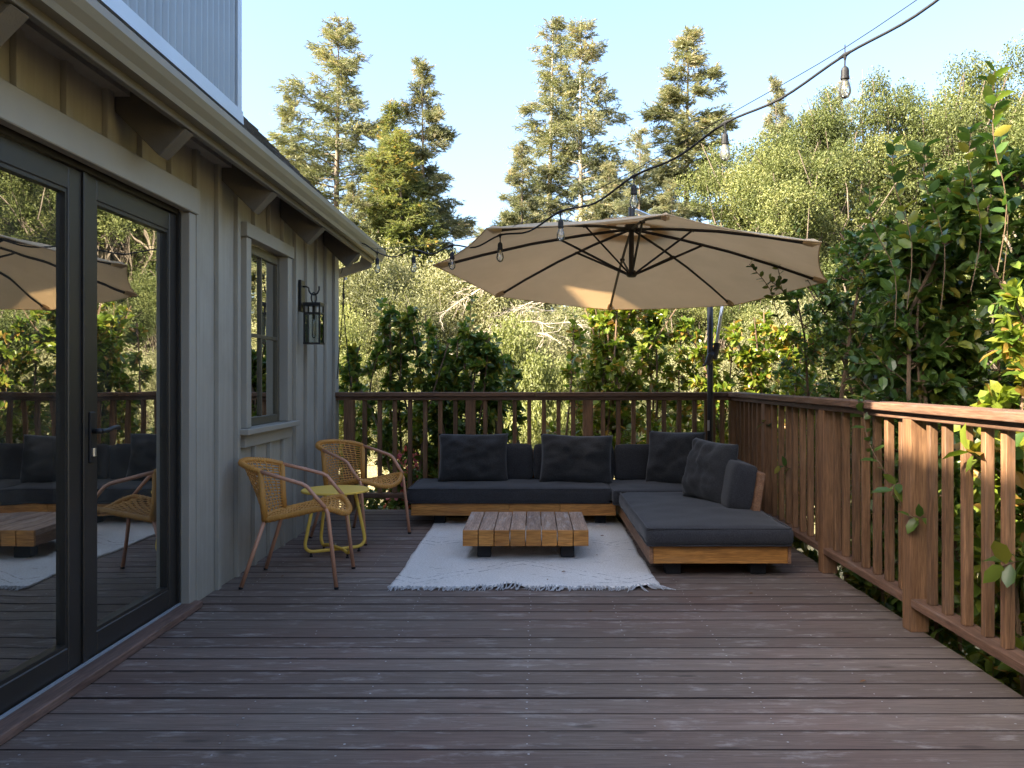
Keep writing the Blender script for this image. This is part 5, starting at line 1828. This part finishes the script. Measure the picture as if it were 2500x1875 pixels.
def camellia(label, loc, stems, leafL, mat, seed, group='camellias round the deck', twigs=11, leaf_n=10, singles=300, sprigs=(), hue=0.45, cat='shrub', twig0=0.12, name='camellia_shrub', tip=1.0):
    """stems: list of (base offset xyz, top offset xyz, spread)"""
    rng = np.random.default_rng(seed)
    t = empty(name, loc)
    tag(t, label, cat, group)
    o0 = np.array(loc, dtype=float)
    wood_ = MB()
    def clear(p):
        p = np.array(p, dtype=float)
        if p[1] < 7.85 and p[0] < 2.02:
            if p[1] > 7.6: p[1] = 7.85 + 0.2 * (p[1] - 7.6)
            else: p[0] = 2.02 + 0.15 * (2.02 - p[0])
        return p
    LP, LD, LS, LR = [], [], [], []
    def leaves_along(pts, n, f0, size, hue_):
        pts = np.array(pts); m = len(pts) - 1
        for k in range(n):
            f = f0 + (1 - f0) * (k + rng.uniform(0, .8)) / n
            x = f * m; i0 = min(int(x), m - 1)
            p = pts[i0] + (pts[i0 + 1] - pts[i0]) * (x - i0)
            d = pts[i0 + 1] - pts[i0]; d = d / max(np.linalg.norm(d), 1e-6)
            a = k * 2.4 + rng.uniform(-.5, .5)
            o = np.cross(d, [0.3, 0.2, 1]); o /= max(np.linalg.norm(o), 1e-6)
            o2 = np.cross(d, o)
            ld = d * rng.uniform(0.25, 0.8) + (o * math.cos(a) + o2 * math.sin(a)) * 1.0 + np.array([0, 0, rng.uniform(-.25, .25)])
            LP.append(p); LD.append(ld)
            LS.append(leafL * size * rng.uniform(0.7, 1.15))
            young = 0.22 * (f > 0.85)
            LR.append(np.clip(hue_ + rng.normal() * 0.2 + young, 0, 1))
    for (b, e, spread) in stems:
        b = o0 + np.array(b); e = o0 + np.array(e)
        ln = np.linalg.norm(e - b)
        bend = rng.normal(size=3) * 0.08 * ln
        main = [b + (e - b) * f + bend * math.sin(math.pi * f) + rng.normal(size=3) * 0.01 * ln * f for f in np.linspace(0, 1, 8)]
        main = [clear(p) for p in main]
        wood_.tube(main, [0.006 + 0.010 * (ln / 2) * (1 - f) for f in np.linspace(0, 1, 8)], 6)
        leaves_along(main, int(leaf_n * 1.3), 0.6, 1.0, hue)
        nt_ = int(twigs * ln * (1 - twig0) / 0.88)
        for k in range(nt_):
            f = twig0 + (0.98 - twig0) * (k + rng.random()) / nt_
            x = f * 7; i0 = min(int(x), 6)
            p = main[i0] + (main[i0 + 1] - main[i0]) * (x - i0)
            az = rng.uniform(0, 2 * math.pi)
            tl = spread * (1.08 - 0.88 * f ** 1.6) * rng.uniform(0.5, 1.15)
            d = np.array([math.cos(az), math.sin(az), rng.uniform(0.1, 0.9)]); d /= np.linalg.norm(d)
            tw = [p + d * tl * q + np.array([0, 0, 0.18 * tl * q * q]) + rng.normal(size=3) * 0.02 * tl * q for q in np.linspace(0, 1, 5)]
            tw = [clear(p_) for p_ in tw]
            wood_.tube(tw, [0.0045 * (1 - .6 * q) + 0.001 for q in np.linspace(0, 1, 5)], 4, cap=False)
            leaves_along(tw, leaf_n, 0.25, 1.0, hue + rng.normal() * 0.1)
            # secondary twigs
            for _ in range(3):
                q = rng.uniform(.25, .95)
                pp = p + d * tl * q
                d2 = d + rng.normal(size=3) * 0.8 + np.array([0, 0, .25]); d2 /= np.linalg.norm(d2)
                t2 = [clear(pp + d2 * tl * .55 * w) for w in np.linspace(0, 1, 4)]
                wood_.tube(t2, [0.003, 0.0025, 0.002, 0.0012], 3, cap=False)
                leaves_along(t2, max(4, int(leaf_n * .7)), 0.2, 0.95, hue + rng.normal() * 0.12)
    for pts, n, size, hu in sprigs:           # twigs placed one by one
        pts = [np.array(p, dtype=float) for p in catmull(pts, 3)]
        wood_.tube(pts, 0.0028, 5)
        leaves_along(pts, n, 0.3, size, hu)
    LP = np.array(LP); LD = np.array(LD); LS = np.array(LS); LR = np.array(LR)
    # keep leaves out of the deck volume unless they belong to a placed sprig
    ns = sum(n for _, n, _, _ in sprigs)
    free = np.ones(len(LP), bool)
    inside = (LP[:, 0] < 1.90) & (LP[:, 1] < 7.72) & (LP[:, 2] > -0.3)
    if ns: inside[-ns:] = False
    hous = (LP[:, 0] < -1.65) & (LP[:, 1] < 7.75)
    free &= ~(inside | hous)
    LP, LD, LS, LR = LP[free], LD[free], LS[free], LR[free]
    rot = frames(LD, rng, (0, 0, 1), 0.55)
    rank = LS / np.maximum(LP[:, 1], .3) * in_frame(LP)
    if ns: rank[-ns:] *= 50
    order = np.argsort(-rank)
    one = order[:singles]; rest = order[singles:]
    wood_.build('stems', M['twig'], t, smooth=False)
    V = scatter(LEAF, LP[rest] - o0, rot[rest], LS[rest])
    me = np_mesh('foliage', V, LEAF_F, len(LEAF), LR[rest])
    f = link(me, 'foliage', M[mat], t); f['kind'] = 'stuff'
    m1 = M[mat + '1']
    if 'leafmesh' not in BROAD: BROAD['leafmesh'] = {}
    if mat not in BROAD['leafmesh']:
        lm = bpy.data.meshes.new('leaf'); lm.from_pydata([tuple(v) for v in LEAF], [], LEAF_F); lm.materials.append(m1)
        for p in lm.polygons: p.use_smooth = True
        BROAD['leafmesh'][mat] = lm
    lm = BROAD['leafmesh'][mat]
    for i in one:
        o = bpy.data.objects.new('leaf', lm)
        col.objects.link(o)
        o.parent = t
        m4 = Matrix([[*(rot[i][r] * LS[i]), LP[i][r] - o0[r]] for r in range(3)] + [[0, 0, 0, 1]])
        o.matrix_local = m4
    return t


GZ = -1.5


def bush(n, rx, ry, h0, h1, spread, seed, dx=0.0, dy=0.0):
    """n stems fanning out from the base; taller towards the middle"""
    rng = random.Random(seed)
    out = []
    for k in range(n):
        u = -1 + 2 * (k + rng.uniform(0.2, 0.8)) / n
        v = rng.uniform(-1, 1)
        h = h0 + (h1 - h0) * (1 - 0.75 * abs(u) ** 1.5) * rng.uniform(0.82, 1.0)
        out.append(((u * rx * .35, v * ry * .35, 0), (u * rx + dx, v * ry + dy, h), spread * rng.uniform(.85, 1.15)))
    return out


def shoot(x0, y0, z0, x1, y1, z1, n, size=1.0, hue=0.4, bend=0.06):
    """a long bare shoot with big leaves towards its tip"""
    return ([(x0, y0, z0), (x0 * .6 + x1 * .4 + bend, y0 * .6 + y1 * .4, z0 * .6 + z1 * .4), (x0 * .25 + x1 * .75 - bend * .4, y1, z0 * .25 + z1 * .75), (x1, y1, z1)], int(n * 1.5), size, hue)


# far left, in the shade of the house
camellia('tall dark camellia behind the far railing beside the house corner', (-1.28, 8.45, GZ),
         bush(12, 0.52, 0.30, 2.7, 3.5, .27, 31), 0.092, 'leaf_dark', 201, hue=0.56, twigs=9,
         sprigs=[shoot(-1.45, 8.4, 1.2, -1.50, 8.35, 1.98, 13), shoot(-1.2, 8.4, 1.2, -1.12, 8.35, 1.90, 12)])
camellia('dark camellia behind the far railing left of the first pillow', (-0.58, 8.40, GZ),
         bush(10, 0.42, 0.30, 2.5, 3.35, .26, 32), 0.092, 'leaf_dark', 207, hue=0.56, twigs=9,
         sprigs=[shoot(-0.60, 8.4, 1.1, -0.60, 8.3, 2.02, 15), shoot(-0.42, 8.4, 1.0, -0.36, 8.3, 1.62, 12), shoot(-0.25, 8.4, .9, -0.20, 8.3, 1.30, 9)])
# centre right, sunlit top
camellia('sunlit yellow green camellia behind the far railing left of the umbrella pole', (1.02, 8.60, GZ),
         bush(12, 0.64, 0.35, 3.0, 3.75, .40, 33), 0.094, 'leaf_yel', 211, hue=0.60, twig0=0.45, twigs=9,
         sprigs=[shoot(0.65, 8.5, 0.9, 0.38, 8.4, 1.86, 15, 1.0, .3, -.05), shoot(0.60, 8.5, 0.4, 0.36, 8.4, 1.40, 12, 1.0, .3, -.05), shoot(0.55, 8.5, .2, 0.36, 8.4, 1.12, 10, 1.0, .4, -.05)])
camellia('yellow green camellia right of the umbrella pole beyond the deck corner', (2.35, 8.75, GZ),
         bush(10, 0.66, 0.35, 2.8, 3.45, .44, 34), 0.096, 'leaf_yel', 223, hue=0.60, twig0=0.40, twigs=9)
# right side, in the shade
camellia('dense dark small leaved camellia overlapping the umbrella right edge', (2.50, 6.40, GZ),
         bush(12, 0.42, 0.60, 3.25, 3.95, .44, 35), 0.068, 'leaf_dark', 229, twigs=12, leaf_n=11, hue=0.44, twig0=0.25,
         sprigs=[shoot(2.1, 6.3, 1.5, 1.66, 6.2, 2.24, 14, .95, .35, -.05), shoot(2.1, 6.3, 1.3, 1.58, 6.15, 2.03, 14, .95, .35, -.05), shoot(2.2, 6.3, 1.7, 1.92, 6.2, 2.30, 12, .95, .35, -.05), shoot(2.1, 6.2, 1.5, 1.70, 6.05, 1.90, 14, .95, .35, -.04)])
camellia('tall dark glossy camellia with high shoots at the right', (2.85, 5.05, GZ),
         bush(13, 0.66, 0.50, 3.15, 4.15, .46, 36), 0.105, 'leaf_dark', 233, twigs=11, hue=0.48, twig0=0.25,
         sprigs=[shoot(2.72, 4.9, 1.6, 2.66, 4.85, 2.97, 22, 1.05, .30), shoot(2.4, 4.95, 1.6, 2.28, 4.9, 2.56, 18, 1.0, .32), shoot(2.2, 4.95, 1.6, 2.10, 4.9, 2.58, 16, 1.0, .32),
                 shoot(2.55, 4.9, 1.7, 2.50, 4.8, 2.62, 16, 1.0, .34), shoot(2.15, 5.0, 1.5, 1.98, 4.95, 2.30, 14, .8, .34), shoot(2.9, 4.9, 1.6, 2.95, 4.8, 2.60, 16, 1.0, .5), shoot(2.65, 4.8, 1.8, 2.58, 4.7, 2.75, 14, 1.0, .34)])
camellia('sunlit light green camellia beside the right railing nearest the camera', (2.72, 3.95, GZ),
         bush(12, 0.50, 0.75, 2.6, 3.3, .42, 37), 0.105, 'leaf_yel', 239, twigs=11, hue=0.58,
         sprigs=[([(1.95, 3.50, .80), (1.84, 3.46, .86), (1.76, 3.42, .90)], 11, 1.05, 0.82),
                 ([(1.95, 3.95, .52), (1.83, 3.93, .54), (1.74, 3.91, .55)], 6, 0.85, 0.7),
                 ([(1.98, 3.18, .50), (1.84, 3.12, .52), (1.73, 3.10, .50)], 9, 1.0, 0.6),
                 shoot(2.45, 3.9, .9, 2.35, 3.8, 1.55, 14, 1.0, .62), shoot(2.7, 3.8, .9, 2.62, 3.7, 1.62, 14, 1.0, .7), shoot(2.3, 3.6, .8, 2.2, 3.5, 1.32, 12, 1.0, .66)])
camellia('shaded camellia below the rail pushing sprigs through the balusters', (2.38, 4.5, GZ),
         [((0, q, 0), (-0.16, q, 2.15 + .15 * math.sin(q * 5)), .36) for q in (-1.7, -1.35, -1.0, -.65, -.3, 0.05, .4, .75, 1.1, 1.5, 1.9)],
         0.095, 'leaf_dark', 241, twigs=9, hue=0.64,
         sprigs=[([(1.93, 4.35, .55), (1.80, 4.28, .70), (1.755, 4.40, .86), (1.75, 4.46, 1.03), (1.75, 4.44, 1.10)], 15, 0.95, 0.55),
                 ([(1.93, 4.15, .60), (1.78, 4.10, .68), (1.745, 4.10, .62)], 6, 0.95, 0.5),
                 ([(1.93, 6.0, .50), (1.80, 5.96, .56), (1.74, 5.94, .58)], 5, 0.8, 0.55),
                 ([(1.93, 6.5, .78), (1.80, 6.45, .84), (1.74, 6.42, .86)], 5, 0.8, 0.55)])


def pink_shrub():
    loc = (-1.0, 8.15, GZ)
    t = camellia('leafy shrub with pink flowers seen low through the far railing', loc,
                 [((0, 0, 0), (-0.25, 0.05, 1.75), .26), ((0.1, 0, 0), (0.2, 0.05, 1.7), .26), ((-.2, 0, 0), (-0.45, 0.05, 1.6), .26)], 0.07, 'leaf_yel', 251, singles=40, hue=0.35, name='flowering_shrub', group='flowering shrubs')
    rng = np.random.default_rng(4)
    n = 420
    P = np.column_stack([rng.uniform(-0.42, 0.40, n), rng.uniform(-0.22, -0.02, n), rng.uniform(1.2, 2.02, n)])
    c = np.array([noise.noise((p[0] * 2.4, p[2] * 2.4, 1)) for p in P])
    P = P[c > 0.05]
    rot = frames(rng.normal(size=P.shape), rng)
    me = np_mesh('blossom', scatter(LEAF * np.array([.8, 1.4, 1]), P, rot, rng.uniform(.05, .085, len(P))), LEAF_F, len(LEAF), rng.random(len(P)))
    o = link(me, 'blossom', M['pink'], t); o['kind'] = 'stuff'


pink_shrub()
